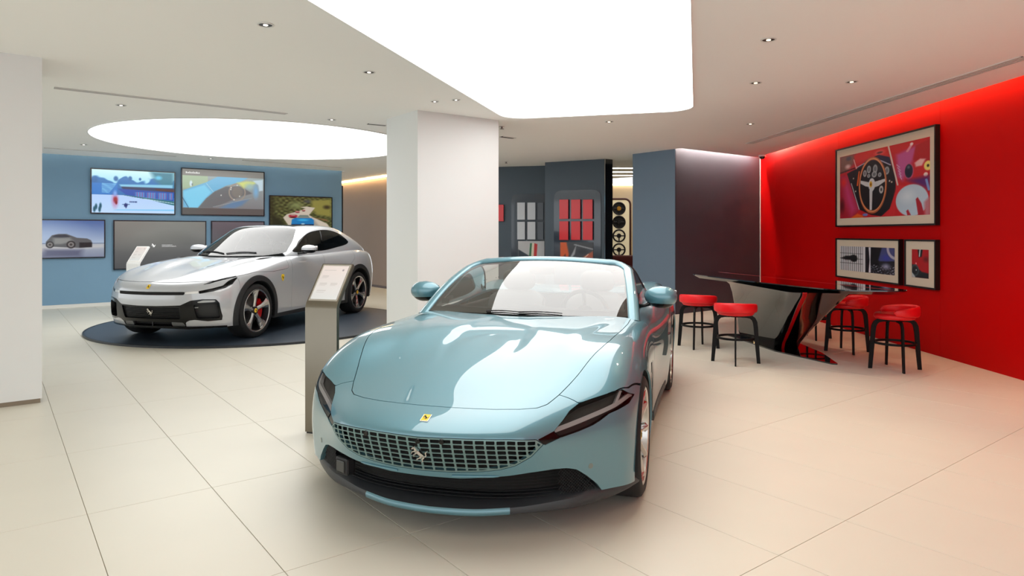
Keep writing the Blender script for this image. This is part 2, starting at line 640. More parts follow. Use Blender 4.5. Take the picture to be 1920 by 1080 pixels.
def ghost(C):
    """C (K,J,3): mirror at both u ends, mirror across the centre plane at the top, extrapolate below"""
    my = np.array([1, -1, 1])
    top = C[-2] * my
    bot = 2 * C[0] - C[1]
    C = np.concatenate([bot[None], C, top[None]], 0)
    l = C[:, 1] * my
    r = C[:, -2] * my
    return np.concatenate([l[:, None], C, r[:, None]], 1)

def eval_grid(C, us, vs):
    G = ghost(C)
    K, J = C.shape[:2]
    def W(ts, n):
        M = np.zeros((len(ts), n + 2))
        i = np.clip(np.floor(ts).astype(int), 0, n - 2)
        w = bspline_weights(ts - i)
        for q in range(4):
            M[np.arange(len(ts)), i + q] += w[:, q]
        return M
    Wu, Wv = W(us, J), W(vs, K)
    return np.einsum('vk,kjc,uj->vuc', Wv, G, Wu)

def fit_grid(D, it=6, f=0.75):
    C = D.copy()
    K, J = D.shape[:2]
    for _ in range(it):
        S = eval_grid(C, np.arange(J, dtype=float), np.arange(K, dtype=float))
        C = C + f * (D - S)
        C[-1, :, 1] = 0
        C[:, 0, 1] = 0
        C[:, -1, 1] = 0
    return C

class Surf:
    """triangle soup with shared vertices and smooth normals"""
    def __init__(s, V, N, T):
        s.V, s.N, s.T = V, N, T
    def clip(s, f, g=0.0):
        """keep where f > g"""
        f = f - g
        p = f > 0
        cnt = p[s.T].sum(1)
        keep = s.T[cnt == 3]
        mixed = s.T[(cnt == 1) | (cnt == 2)]
        if len(mixed) == 0:
            return s.compact(s.V, s.N, keep)
        inside = p[mixed]
        one = inside.sum(1) == 1
        # rotate so that the odd one out comes first
        odd = np.where(one, inside.argmax(1), (~inside).argmax(1))
        r = np.arange(len(mixed))
        a = mixed[r, odd]
        b = mixed[r, (odd + 1) % 3]
        c = mixed[r, (odd + 2) % 3]
        E = np.concatenate([np.stack([a, b], 1), np.stack([a, c], 1)])
        Es = np.sort(E, 1)
        U, inv = np.unique(Es, axis=0, return_inverse=True)
        inv = inv.reshape(-1)
        fa, fb = f[U[:, 0]], f[U[:, 1]]
        t = (fa / (fa - fb))[:, None]
        NV = s.V[U[:, 0]] * (1 - t) + s.V[U[:, 1]] * t
        NN = s.N[U[:, 0]] * (1 - t) + s.N[U[:, 1]] * t
        NN /= np.linalg.norm(NN, axis=1, keepdims=True) + 1e-12
        base = len(s.V)
        n = len(mixed)
        ab, ac = base + inv[:n], base + inv[n:]
        t1 = np.stack([a, ab, ac], 1)[one]
        t2 = np.stack([ab, b, c], 1)[~one]
        t3 = np.stack([ab, c, ac], 1)[~one]
        return s.compact(np.concatenate([s.V, NV]), np.concatenate([s.N, NN]), np.concatenate([keep, t1, t2, t3]))
    @staticmethod
    def compact(V, N, T):
        u, inv = np.unique(T, return_inverse=True)
        return Surf(V[u], N[u], inv.reshape(T.shape))
    def mirror(s):
        m = np.array([1, -1, 1])
        return Surf(s.V * m, s.N * m, s.T[:, ::-1])
    def join(s, o):
        return Surf(np.concatenate([s.V, o.V]), np.concatenate([s.N, o.N]), np.concatenate([s.T, o.T + len(s.V)]))
    def both(s):
        """the half and its mirror image, welded along the centre plane"""
        n = len(s.V)
        c = np.abs(s.V[:, 1]) < 1e-6
        m = np.array([1, -1, 1])
        N = s.N.copy()
        N[c, 1] = 0
        N /= np.linalg.norm(N, axis=1, keepdims=True) + 1e-12
        idx = np.where(c, np.arange(n), np.arange(n) + n)
        return Surf.compact(np.concatenate([s.V, s.V * m]), np.concatenate([N, N * m]),
                            np.concatenate([s.T, idx[s.T[:, ::-1]]]))
    def offset(s, d):
        return Surf(s.V + s.N * d, s.N, s.T)
    def boundary(s):
        E = np.concatenate([s.T[:, [0, 1]], s.T[:, [1, 2]], s.T[:, [2, 0]]])
        k = np.sort(E, 1)
        u, idx, c = np.unique(k, axis=0, return_index=True, return_counts=True)
        return E[idx[c == 1]]
    def bvh(s):
        return BVHTree.FromPolygons([tuple(v) for v in s.V], [tuple(t) for t in s.T])

def grid_surf(P):
    """P (nv,nu,3) -> Surf with normals from finite differences, outward = away from the car's middle"""
    du = np.gradient(P, axis=1)
    dv = np.gradient(P, axis=0)
    N = np.cross(du, dv)
    L = np.linalg.norm(N, axis=2, keepdims=True)
    bad = L[..., 0] < 1e-10
    N = N / (L + 1e-12)
    if (N * (P - P.reshape(-1, 3).mean(0))).sum(2).mean() < 0:
        N = -N
    nv, nu = P.shape[:2]
    idx = np.arange(nv * nu).reshape(nv, nu)
    a, b, c, d = idx[:-1, :-1], idx[:-1, 1:], idx[1:, 1:], idx[1:, :-1]
    T = np.concatenate([np.stack([a, b, c], -1).reshape(-1, 3), np.stack([a, c, d], -1).reshape(-1, 3)])
    S = Surf(P.reshape(-1, 3).copy(), N.reshape(-1, 3).copy(), T)
    # drop degenerate triangles
    A = np.linalg.norm(np.cross(S.V[T[:, 1]] - S.V[T[:, 0]], S.V[T[:, 2]] - S.V[T[:, 0]]), axis=1)
    S.T = T[A > 1e-12]
    return S

def poly_sd(P, Q):
    """signed distance of points P (n,2) to closed polygon Q (m,2), positive inside"""
    P = np.asarray(P, float)
    Q = np.asarray(Q, float)
    d = np.full(len(P), 1e9)
    inside = np.zeros(len(P), bool)
    m = len(Q)
    for i in range(m):
        a, b = Q[i], Q[(i + 1) % m]
        e = b - a
        w = P - a
        t = np.clip((w @ e) / (e @ e + 1e-12), 0, 1)
        d = np.minimum(d, np.hypot(*(w - t[:, None] * e).T))
        c = ((a[1] > P[:, 1]) != (b[1] > P[:, 1]))
        with np.errstate(divide='ignore', invalid='ignore'):
            xi = a[0] + (P[:, 1] - a[1]) * e[0] / (e[1] if abs(e[1]) > 1e-12 else 1e-12)
        inside ^= c & (P[:, 0] < xi)
    return np.where(inside, d, -d)

def smooth_poly(Q, n=6, closed=True):
    """Catmull-Rom through points"""
    Q = [np.asarray(q, float) for q in Q]
    m = len(Q)
    out = []
    for i in range(m if closed else m - 1):
        if closed:
            p0, p1, p2, p3 = Q[i - 1], Q[i], Q[(i + 1) % m], Q[(i + 2) % m]
        else:
            p0, p1, p2, p3 = Q[max(0, i - 1)], Q[i], Q[i + 1], Q[min(m - 1, i + 2)]
        for k in range(n):
            t = k / n
            out.append(0.5 * ((2 * p1) + (-p0 + p2) * t + (2 * p0 - 5 * p1 + 4 * p2 - p3) * t * t + (-p0 + 3 * p1 - 3 * p2 + p3) * t ** 3))
    if not closed:
        out.append(Q[-1])
    return np.array(out)

def round_poly(Q, r, n=4):
    """polygon with its corners rounded"""
    Q = [np.asarray(q, float) for q in Q]
    out = []
    m = len(Q)
    for i in range(m):
        a, b, c = Q[i - 1], Q[i], Q[(i + 1) % m]
        u = (a - b); lu = np.linalg.norm(u); u = u / lu
        w = (c - b); lw = np.linalg.norm(w); w = w / lw
        rr = min(r, lu * 0.45, lw * 0.45)
        p, q = b + u * rr, b + w * rr
        for k in range(n + 1):
            t = k / n
            out.append((1 - t) ** 2 * p + 2 * t * (1 - t) * b + t * t * q)
    return np.array(out)

FLIP = np.array([-1.0, 1.0, 1.0])

def surf_obj(name, S, m, parent, rim=0.0, thick_both=False):
    """write a Surf as an object, with its edge folded inwards by rim"""
    V, N, T = S.V, S.N, S.T
    if len(T) == 0:
        return None
    if rim:
        B = S.boundary()
        nb = len(V)
        a, b = B[:, 0], B[:, 1]
        VA, VB = V[a], V[b]
        IA, IB = VA - N[a] * rim, VB - N[b] * rim
        R = np.concatenate([VA, VB, IB, IA])
        e = len(B)
        fn = np.cross(VB - VA, IA - VA)
        fn /= np.linalg.norm(fn, axis=1, keepdims=True) + 1e-12
        i0 = nb + np.arange(e)
        q1 = np.stack([i0, i0 + 3 * e, i0 + 2 * e], 1)
        q2 = np.stack([i0, i0 + 2 * e, i0 + e], 1)
        V = np.concatenate([V, R])
        N = np.concatenate([N, -fn, -fn, -fn, -fn])
        T = np.concatenate([T, q1, q2])
    V = V * FLIP
    N = N * FLIP
    fn = np.cross(V[T[:, 1]] - V[T[:, 0]], V[T[:, 2]] - V[T[:, 0]])
    flip = (fn * N[T].mean(1)).sum(1) < 0
    T = T.copy()
    T[flip] = T[flip][:, ::-1]
    me = bpy.data.meshes.new(name)
    nT = len(T)
    me.vertices.add(len(V))
    me.vertices.foreach_set('co', V.astype(np.float32).ravel())
    me.loops.add(nT * 3)
    me.loops.foreach_set('vertex_index', T.astype(np.int32).ravel())
    me.polygons.add(nT)
    me.polygons.foreach_set('loop_start', np.arange(0, nT * 3, 3, dtype=np.int32))
    me.polygons.foreach_set('loop_total', np.full(nT, 3, dtype=np.int32))
    me.update(calc_edges=True)
    me.polygons.foreach_set('use_smooth', np.ones(nT, bool))
    L = np.linalg.norm(N, axis=1, keepdims=True)
    N = np.where(L > 1e-6, N / (L + 1e-12), np.array([0, 0, 1.0]))
    me.normals_split_custom_set_from_vertices([tuple(n) for n in N])
    return link(name, me, m, parent)

def cv(p):
    return (-p[0], p[1], p[2])

def cast(bvh, o, d):
    h = bvh.ray_cast(Vector(o), Vector(d).normalized())
    return h  # location, normal, index, distance

def frontp(bvh, y, z):
    return towards(bvh.ray_cast(Vector((-3, y, z)), Vector((1, 0, 0))), Vector((-1, 0, 0)))
def towards(h, d):
    """hit point and its normal, turned to the side the ray came from"""
    if h[0] is None:
        return (None, None)
    return (h[0], h[1] if h[1].dot(d) > 0 else -h[1])
def topp(bvh, x, y):
    return towards(bvh.ray_cast(Vector((x, y, 3)), Vector((0, 0, -1))), Vector((0, 0, 1)))
def sidep(bvh, x, z, s=1):
    return towards(bvh.ray_cast(Vector((x, 3 * s, z)), Vector((0, -s, 0))), Vector((0, s, 0)))

# prancing-horse emblem, unit height, facing left: tapered ribbons (x, y, width)
HORSE = [
    [(.30, .70, .16), (.40, .62, .21), (.50, .50, .18), (.60, .40, .21), (.67, .34, .14)],      # trunk
    [(.36, .64, .18), (.31, .76, .14), (.27, .87, .10), (.24, .93, .06)],                       # neck
    [(.28, .93, .07), (.21, .89, .09), (.13, .83, .06), (.09, .80, .04)],                       # head
    [(.27, .92, .04), (.30, .99, .015)],                                                        # ear
    [(.32, .66, .10), (.20, .66, .06), (.09, .62, .04), (.05, .52, .035), (.02, .50, .03)],     # front leg, high
    [(.36, .58, .09), (.25, .50, .055), (.15, .45, .04), (.17, .36, .035), (.13, .33, .03)],    # front leg, low
    [(.62, .38, .17), (.66, .26, .10), (.57, .17, .06), (.60, .06, .045), (.53, .01, .045)],    # standing hind leg
    [(.54, .36, .13), (.47, .26, .09), (.36, .22, .055), (.30, .14, .04), (.24, .13, .035)],    # lifted hind leg
    [(.68, .36, .05), (.78, .36, .05), (.84, .46, .06), (.82, .58, .06), (.88, .68, .05), (.95, .70, .02)],  # tail
]
def horse_obj(name, m, parent, M, h, depth=0.006):
    b = MB()
    for rib in HORSE:
        L, R = [], []
        for i, (x, y, w) in enumerate(rib):
            p0, p1 = rib[max(0, i - 1)], rib[min(len(rib) - 1, i + 1)]
            dx, dy = p1[0] - p0[0], p1[1] - p0[1]
            q = math.hypot(dx, dy)
            nx, ny = -dy / q * w / 2, dx / q * w / 2
            L.append(((x + nx - 0.45) * h, (y + ny - 0.5) * h))
            R.append(((x - nx - 0.45) * h, (y - ny - 0.5) * h))
        n = len(rib)
        V = [(p[0], p[1], z) for z in (0, depth) for p in L + R]
        F = []
        for i in range(n - 1):
            F.append((i, i + 1, n + i + 1, n + i))
            F.append((2 * n + i, 3 * n + i, 3 * n + i + 1, 2 * n + i + 1))
            F.append((i, 2 * n + i, 2 * n + i + 1, i + 1))
            F.append((n + i, n + i + 1, 3 * n + i + 1, 3 * n + i))
        F.append((0, n, 3 * n, 2 * n))
        F.append((n - 1, 3 * n - 1, 4 * n - 1, 2 * n - 1))
        b.faces(V, F)
    bmesh.ops.transform(b.bm, matrix=M, verts=b.bm.verts[:])
    return b.build(name, m, parent)

def surface_matrix(p, n, up=(0, 0, 1)):
    """matrix standing on a surface point: local z = normal, local y as close to up as can be (car mesh space)"""
    n = Vector(n).normalized()
    u = Vector(up)
    u = (u - n * u.dot(n)).normalized()
    x = u.cross(n)
    M = Matrix((x, u, n)).transposed().to_4x4()
    M.translation = Vector(p)
    return M

# ------------------------------------------------------------------ wheels
def wheel_prototype(name, R, rim_r, width, style, mats):
    """centred at the hub, axle along Y, outside face at +Y"""
    root = empty(name)
    w = width / 2
    b = MB()
    prof = [(rim_r - 0.004, -w * 0.8), (rim_r + 0.012, -w), (R - 0.035, -w * 1.02), (R - 0.008, -w * 0.9), (R, -w * 0.72), (R, w * 0.72),
            (R - 0.008, w * 0.9), (R - 0.035, w * 1.02), (rim_r + 0.012, w), (rim_r - 0.004, w * 0.8)]
    b.lathe(prof, 72, axis='y')
    tire = b.build('tire', mats['tire'], root, True, 50)
    b = MB()
    for k in range(5):                                  # tread grooves stand as raised shoulder bands
        pass
    prof = [(rim_r * 0.93, -w * 0.85), (rim_r, -w * 0.9), (rim_r, -w * 0.75), (rim_r * 0.92, -w * 0.5), (rim_r * 0.90, w * 0.5), (rim_r * 0.94, w * 0.72),
            (rim_r * 0.955, w * 0.94), (rim_r, w * 0.985), (rim_r + 0.006, w * 0.97), (rim_r + 0.006, w * 0.8)]
    b.lathe(prof, 72, axis='y')
    b.build('rim', mats['rim'], root, True, 40)
    b = MB()
    b.lathe([(0.0, 0.0), (rim_r * 0.72, 0.0), (rim_r * 0.72, 0.03), (0.0, 0.03)], 48, axis='y', M=Matrix.Translation((0, -0.03, 0)))
    b.build('brake_disc', mats['disc'], root, True, 40)
    b = MB()
    n0 = 9
    V = []
    for (r0, y0) in ((rim_r * 0.50, -0.06), (rim_r * 0.82, -0.06), (rim_r * 0.82, 0.045), (rim_r * 0.50, 0.045)):
        for i in range(n0):
            a = math.radians(-38 + 76 * i / (n0 - 1)) + (style.get('cal', 0.0))
            V.append((r0 * math.cos(a), y0, r0 * math.sin(a)))
    F = []
    for q in range(4):
        for i in range(n0 - 1):
            F.append((q * n0 + i, q * n0 + i + 1, ((q + 1) % 4) * n0 + i + 1, ((q + 1) % 4) * n0 + i))
    F.append(tuple(q * n0 for q in range(4)))
    F.append(tuple(q * n0 + n0 - 1 for q in (3, 2, 1, 0)))
    b.faces(V, F)
    b.build('brake_caliper', mats['caliper'], root)
    # spokes
    n = style['n']
    for k in range(n):
        b = MB()
        a = 2 * PI * k / n + style.get('rot', 0)
        ca, sa = math.cos(a), math.sin(a)
        def P(r, t, y):
            return (r * ca - t * sa, y, r * sa + t * ca)
        yo, yi = w * 0.80, w * 0.62
        rows = []
        for (r, t, y) in style['prof']:
            r *= rim_r
            t *= rim_r
            y0 = w * y
            rows.append([P(r, -t, y0 - 0.012), P(r, -t * 0.35, y0 + 0.004), P(r, t * 0.35, y0 + 0.004), P(r, t, y0 - 0.012), P(r, t * 0.8, y0 - 0.045), P(r, -t * 0.8, y0 - 0.045)])
        V = [v for rr in rows for v in rr]
        F = []
        for i in range(len(rows) - 1):
            for q in range(6):
                F.append((i * 6 + q, i * 6 + (q + 1) % 6, i * 6 + 6 + (q + 1) % 6, i * 6 + 6 + q))
        F.append(tuple(range(5, -1, -1)))
        F.append(tuple((len(rows) - 1) * 6 + q for q in range(6)))
        b.faces(V, F)
        b.build('spoke', mats['spoke'], root)
    b = MB()
    b.lathe([(0.0, w * 0.80), (rim_r * 0.10, w * 0.80), (rim_r * 0.20, w * 0.74), (rim_r * 0.22, w * 0.5)], 24, axis='y')
    b.build('hub', mats['rim'], root, True, 40)
    b = MB()
    b.lathe([(0.0, w * 0.84), (rim_r * 0.095, w * 0.83), (rim_r * 0.11, w * 0.79)], 24, axis='y')
    cap = b.build('hub_cap', mats['cap'], root, True, 40)
    M = Matrix.Translation((0, w * 0.84, 0)) @ Matrix.Rotation(-PI / 2, 4, 'X')
    horse_obj('emblem', mats['horse'], root, M @ Matrix.Rotation(PI, 4, 'Z'), rim_r * 0.12, 0.002)
    return root

def place_wheel(proto, car, x, y, z, side, first):
    """wheels are parts of the car: wheel body = tire mesh, its pieces are sub-parts"""
    tires = [c for c in proto.children if c.name.startswith('tire')]
    t = tires[0]
    t2 = t.copy()
    COL.objects.link(t2)
    t2.name = 'wheel'
    t2.parent = car
    t2.location = (-x, y, z)
    t2.rotation_euler = (0, 0, 0 if side > 0 else PI)
    for c in proto.children:
        if c == t:
            continue
        d = c.copy()
        COL.objects.link(d)
        d.parent = t2
        d.name = c.name.split('.')[0]
    return t2

def drop(proto):
    for c in list(proto.children):
        bpy.data.objects.remove(c)
    bpy.data.objects.remove(proto)
# ================================================================== the teal convertible
m_teal = mat('teal_paint', srgb(86, 134, 147), 0.42, metal=0.4, coat=1.0, coat_rough=0.015, coat_ior=1.62)
m_gap = mat('underbody_black', srgb(8, 8, 9), 0.8)
m_gloss_black = mat('gloss_black', srgb(10, 10, 11), 0.16, spec=0.35)
m_satin_black = mat('satin_black', srgb(24, 24, 26), 0.5)
m_lip = mat('splitter_grey', srgb(48, 50, 53), 0.42, noise=0.04)
m_mesh = mat('intake_mesh', srgb(26, 26, 28), 0.5, metal=0.3)
m_chrome = mat('chrome', srgb(225, 222, 218), 0.12, metal=1.0)
m_tire = mat('tire_rubber', srgb(22, 22, 23), 0.75, noise=0.1, nscale=30)
m_alloy = mat('bright_alloy', srgb(196, 194, 190), 0.22, metal=1.0)
m_disc = mat('brake_steel', srgb(90, 88, 86), 0.35, metal=0.9)
m_calip = mat('red_caliper', srgb(200, 14, 16), 0.35, coat=0.5)
m_yellow = mat('badge_yellow', srgb(250, 206, 20), 0.35, coat=0.5)
m_wind = glass_mat('windscreen_glass', (0.66, 0.72, 0.70), 2.3)
m_lens = glass_mat('lamp_lens', (0.66, 0.66, 0.66), 1.22)
m_seat = mat('seat_leather', srgb(54, 52, 50), 0.6, noise=0.03)
m_dash = mat('dash_leather', srgb(30, 30, 32), 0.65, noise=0.03)

TEAL_A = (-0.168, 4.11)
TEAL_TH = math.radians(16.15)
car1 = empty('convertible_car', (TEAL_A[0], TEAL_A[1], 0), math.atan2(-math.cos(TEAL_TH), -math.sin(TEAL_TH)),
             'teal two-door convertible with body-coloured perforated grille, nearest the viewer', 'car')

def R3(xs, ys, zs):
    return np.stack([np.array(xs, float), np.array(ys, float), np.array(zs, float)], 1)
TEAL_RINGS = np.array([
    R3([-.87, -.85, -.77, -.62, -.48, -.34, 0, .42, .95, 1.6, 2.2, 2.67, 3.1, 3.45, 3.55, 3.57],
       [0, .25, .48, .70, .85, .94, .965, .95, .93, .93, .95, .97, .95, .78, .4, 0],
       [.20, .20, .20, .20, .20, .19, .17, .16, .15, .15, .15, .17, .20, .25, .25, .25]),
    R3([-.90, -.88, -.80, -.65, -.50, -.36, 0, .42, .95, 1.6, 2.2, 2.67, 3.1, 3.5, 3.62, 3.64],
       [0, .25, .48, .69, .84, .95, .985, .965, .935, .94, .97, .995, .97, .78, .4, 0],
       [.32, .32, .32, .32, .32, .32, .33, .33, .33, .33, .34, .36, .38, .40, .40, .40]),
    R3([-.95, -.925, -.845, -.68, -.525, -.37, 0, .42, .95, 1.6, 2.2, 2.67, 3.1, 3.52, 3.65, 3.68],
       [0, .25, .48, .67, .83, .945, .985, .965, .93, .945, .985, 1.0, .975, .78, .4, 0],
       [.43, .43, .425, .42, .43, .45, .47, .47, .47, .47, .49, .52, .55, .56, .56, .56]),
    R3([-.985, -.96, -.88, -.72, -.55, -.37, 0, .42, .95, 1.6, 2.2, 2.67, 3.1, 3.5, 3.66, 3.69],
       [0, .25, .47, .64, .80, .925, .975, .96, .94, .955, .985, .995, .97, .78, .4, 0],
       [.525, .52, .51, .50, .54, .60, .62, .62, .62, .62, .65, .68, .70, .72, .72, .72]),
    R3([-.955, -.93, -.85, -.69, -.52, -.36, 0, .42, .95, 1.6, 2.2, 2.67, 3.1, 3.45, 3.62, 3.65],
       [0, .25, .46, .62, .77, .885, .945, .94, .93, .945, .965, .965, .93, .75, .4, 0],
       [.56, .56, .563, .575, .62, .69, .73, .73, .73, .74, .78, .82, .84, .83, .82, .82]),
    R3([-.86, -.84, -.76, -.61, -.45, -.30, 0, .42, .95, 1.6, 2.2, 2.67, 3.1, 3.35, 3.5, 3.53],
       [0, .24, .43, .58, .71, .81, .875, .90, .90, .90, .91, .90, .85, .70, .4, 0],
       [.597, .60, .61, .635, .69, .765, .815, .81, .815, .82, .875, .945, .95, .905, .89, .89]),
    R3([-.66, -.64, -.56, -.43, -.30, -.18, .05, .45, .95, 1.6, 2.2, 2.67, 3.05, 3.2, 3.3, 3.32],
       [0, .22, .39, .52, .62, .70, .77, .82, .83, .82, .82, .80, .74, .6, .35, 0],
       [.645, .65, .665, .70, .755, .815, .855, .86, .865, .875, .935, 1.0, .995, .945, .925, .92]),
    R3([-.35, -.34, -.29, -.2, -.1, 0, .18, .5, .95, 1.6, 2.2, 2.67, 2.95, 3.05, 3.1, 3.12],
       [0, .18, .31, .41, .49, .55, .60, .63, .64, .63, .62, .6, .54, .42, .25, 0],
       [.728, .73, .74, .765, .80, .835, .865, .88, .90, .90, .93, .975, .965, .94, .93, .93]),
    R3([0, .0, .03, .08, .14, .2, .3, .55, .95, 1.6, 2.2, 2.67, 2.85, 2.9, 2.92, 2.93],
       [0, .12, .2, .26, .3, .33, .36, .37, .38, .36, .34, .32, .28, .2, .12, 0],
       [.80, .805, .81, .825, .84, .855, .87, .885, .905, .905, .92, .94, .935, .93, .93, .93]),
    R3([.22, .23, .25, .28, .32, .36, .42, .62, .97, 1.6, 2.2, 2.6, 2.7, 2.73, 2.75, 2.76],
       [0] * 16,
       [.835, .837, .84, .845, .85, .86, .87, .89, .91, .91, .92, .935, .935, .935, .935, .935]),
])
CT = fit_grid(TEAL_RINGS, 3, 0.6)
KT, JT = TEAL_RINGS.shape[:2]
us = np.concatenate([np.linspace(0, 8, 150), np.linspace(8, JT - 1, 61)[1:]])
vs = np.concatenate([np.linspace(0, 5, 70), np.linspace(5, KT - 1, 90)[1:]])
PT = eval_grid(CT, us, vs)
def teal_bulge(x, y):
    """the two long power bulges of the bonnet"""
    ay = np.abs(y)
    def S(t):
        t = np.clip(t, 0, 1)
        return t * t * (3 - 2 * t)
    yi = np.interp(x, [-.5, -.25, 0, .17, .4, .6, .8], [.135, .160, .200, .200, .175, .120, .06])
    yo = np.interp(x, [-.5, -.32, 0, .2, .44, .7, .9], [.48, .52, .553, .60, .666, .742, .80])
    a = np.interp(x, [-0.50, -0.3, -0.1, 0.1, 0.3, 0.55, 0.78, 0.9], [0, 0.002, 0.005, 0.008, 0.009, 0.006, 0.0015, 0.0])
    return a * S((ay - yi) / 0.085) * (1 - S((ay - yo + 0.10) / 0.12))
top_w = np.clip((vs - 5.0) / 1.0, 0, 1)[:, None]
PT[..., 2] += teal_bulge(PT[..., 0], PT[..., 1]) * top_w
ST = grid_surf(PT)
BT = ST.both().bvh()
# >>>PARTS
# ---- panels of the teal car
def ws_x(y):
    return 0.70 + 0.42 * np.asarray(y) ** 2
T_HOOD = [(-.772, -.2), (-.772, 0), (-.771, .1), (-.765, .2), (-.752, .31), (-.722, .42), (-.682, .50), (-.636, .54), (-.542, .580), (-.355, .648),
          (-.22, .692), (-.1, .728), (.05, .756), (.35, .778), (.67, .788), (1.2, .775), (1.2, -.2)]
T_FENDER = [(-.542, .50), (-.542, .578), (-.552, .633), (-.562, .682), (-.50, .77), (-.42, .85), (-.337, .904), (-.2, .945), (-.09, .972),
            (-.05, 1.3), (1.5, 1.3), (1.5, .50)]
T_CABIN = round_poly([(.60, -.5), (.60, .755), (1.3, .765), (2.0, .755), (2.32, .70), (2.36, .45), (2.36, -.5)], 0.12)
T_GRILLE = [(-.05, .527), (0, .527), (.15, .531), (.3, .531), (.42, .527), (.532, .514), (.562, .487), (.51, .431), (.437, .388), (.366, .369), (.276, .358),
            (.14, .349), (0, .346), (-.05, .346)]
T_HEAD = [(.6, .537), (.63, .574), (.651, .607), (.685, .63), (.736, .644), (.817, .664), (.878, .673), (.933, .633), (.914, .605), (.868, .589),
          (.83, .578), (.792, .552), (.759, .535), (.701, .518), (.628, .504)]
T_TICK = [(.540, .512), (.602, .537), (.630, .505), (.567, .482)]
T_MOUTH = [(-.05, .316), (.18, .318), (.272, .326), (.407, .336), (.493, .346), (.592, .35), (.65, .345), (.691, .329), (.732, .289), (.775, .237),
           (.80, .19), (.80, .05), (-.05, .05)]
G = 0.0022
S0 = ST
def F_xy(S, Q): return poly_sd(np.stack([S.V[:, 0], np.abs(S.V[:, 1])], 1), Q)
def F_yz(S, Q): return poly_sd(np.stack([np.abs(S.V[:, 1]), S.V[:, 2]], 1), Q)
def F_xz(S, Q): return poly_sd(np.stack([S.V[:, 0], S.V[:, 2]], 1), Q)
def arch(S, xc, zc, r): return np.hypot(S.V[:, 0] - xc, S.V[:, 2] - zc) - r
S0 = S0.clip(arch(S0, 0.0, 0.335, 0.366))
S0 = S0.clip(arch(S0, 2.67, 0.345, 0.372))
def cab(S): return -np.minimum(F_xy(S, T_CABIN), S.V[:, 2] - 0.7)
def cowl(S): return -np.minimum(np.minimum(S.V[:, 0] - (ws_x(S.V[:, 1]) - 0.015), 2.36 - S.V[:, 0]), np.minimum(S.V[:, 2] - 0.7, 0.77 - np.abs(S.V[:, 1])))
# hood
def hoodf(S): return np.minimum(np.minimum(F_xy(S, T_HOOD), S.V[:, 2] - 0.56), (ws_x(S.V[:, 1]) - 0.02) - S.V[:, 0])
S_out = S0.clip(cab(S0))
hood = surf_obj('hood', S0.clip(hoodf(S0), G).both(), m_teal, car1, rim=0.012)
rest_ = S_out.clip(-hoodf(S_out), G)
front = rest_.clip(0.99 - rest_.V[:, 0], G)
back = rest_.clip(rest_.V[:, 0] - 0.99, G)
fend = front.clip(F_xy(front, T_FENDER), G)
bump = front.clip(-F_xy(front, T_FENDER), G)
def yz_front(S, Q): return np.minimum(F_yz(S, Q), -0.25 - S.V[:, 0])
def hole(S, Q, g=0.0): return S.clip(-yz_front(S, Q), g)
head_s = S0.clip(yz_front(S0, T_HEAD))
bump_full = bump
for Q in (T_HEAD, T_TICK, T_GRILLE, T_MOUTH):
    bump = hole(bump, Q, 0.001)
fend = hole(fend, T_HEAD, 0.001)
surf_obj('front_bumper', bump.both(), m_teal, car1, rim=0.03)
door_poly = [(.99, .0), (.99, 1.2), (2.24, 1.2), (2.30, .80), (2.22, .52), (2.10, .30), (2.08, .0)]
sill = lambda S: S.V[:, 2] - 0.215
for S, nm in ((fend, 'fender'),):
    for side in (1, -1):
        s_ = S if side > 0 else S.mirror()
        surf_obj(nm, s_, m_teal, car1, rim=0.012)
dr = back.clip(F_xz(back, door_poly), G)
dr = dr.clip(np.abs(dr.V[:, 1]) - 0.5)
dr = dr.clip(sill(dr), G)
for side in (1, -1):
    d_ = surf_obj('door', dr if side > 0 else dr.mirror(), m_teal, car1, rim=0.02)
rear = back.clip(-F_xz(back, door_poly), G)
sl = back.clip(np.minimum(F_xz(back, door_poly), 0.215 - back.V[:, 2]))
surf_obj('rear_body', rear.both(), m_teal, car1, rim=0.012)
for side in (1, -1):
    surf_obj('side_sill', (sl if side > 0 else sl.mirror()).offset(0.004), m_satin_black, car1, rim=0.02)
# dark inner shell that closes the shut lines
inner = S_out.clip(-yz_front(S_out, T_MOUTH))
inner = inner.clip(-yz_front(inner, T_GRILLE))
inner = inner.clip(-yz_front(inner, T_HEAD))
surf_obj('inner_shell', inner.both().offset(-0.014), m_gap, car1)
b = MB()
b.prism([(-q[0], q[1]) for q in [(-.64, -.40), (-.64, .40), (-.40, .74), (3.4, .78), (3.45, .5), (3.45, -.5), (3.4, -.78), (-.40, -.74)]], 0.135, 0.15)
b.build('underbody', m_gap, car1)

# ---- grille: perforated body-coloured plate on a dense patch of the nose
def dense_patch(bvh, y0, y1, z0, z1, step):
    yy = np.arange(y0, y1 + step / 2, step)
    zz = np.arange(z0, z1 + step / 2, step)
    P = np.zeros((len(zz), len(yy), 3))
    lastx = -0.9
    for i, z in enumerate(zz):
        for j, y in enumerate(yy):
            h = bvh.ray_cast(Vector((-3, y, z)), Vector((1, 0, 0)))
            if h[0] is not None: lastx = h[0].x
            P[i, j] = (lastx, y, z)
    S = grid_surf(P[:, :, :])
    # outward must point forward (-x)
    if S.N[:, 0].mean() > 0:
        S.N = -S.N
    return S
m_grille = mat('grille_paint', srgb(118, 146, 146), 0.4, metal=0.6)
DG = dense_patch(BT, -0.58, 0.58, 0.335, 0.545, 0.0030)
DG = DG.clip(F_yz(DG, T_GRILLE), 0.002)
yv, zv = DG.V[:, 1], DG.V[:, 2]
PYC, PZC = 0.0555, 0.0252
warp = yv / PYC * (1 + 0.16 * (np.abs(yv) / 0.56) ** 2)
top_z = np.interp(np.abs(yv), [0, .15, .3, .42, .532, .56], [.527, .531, .531, .527, .514, .495])
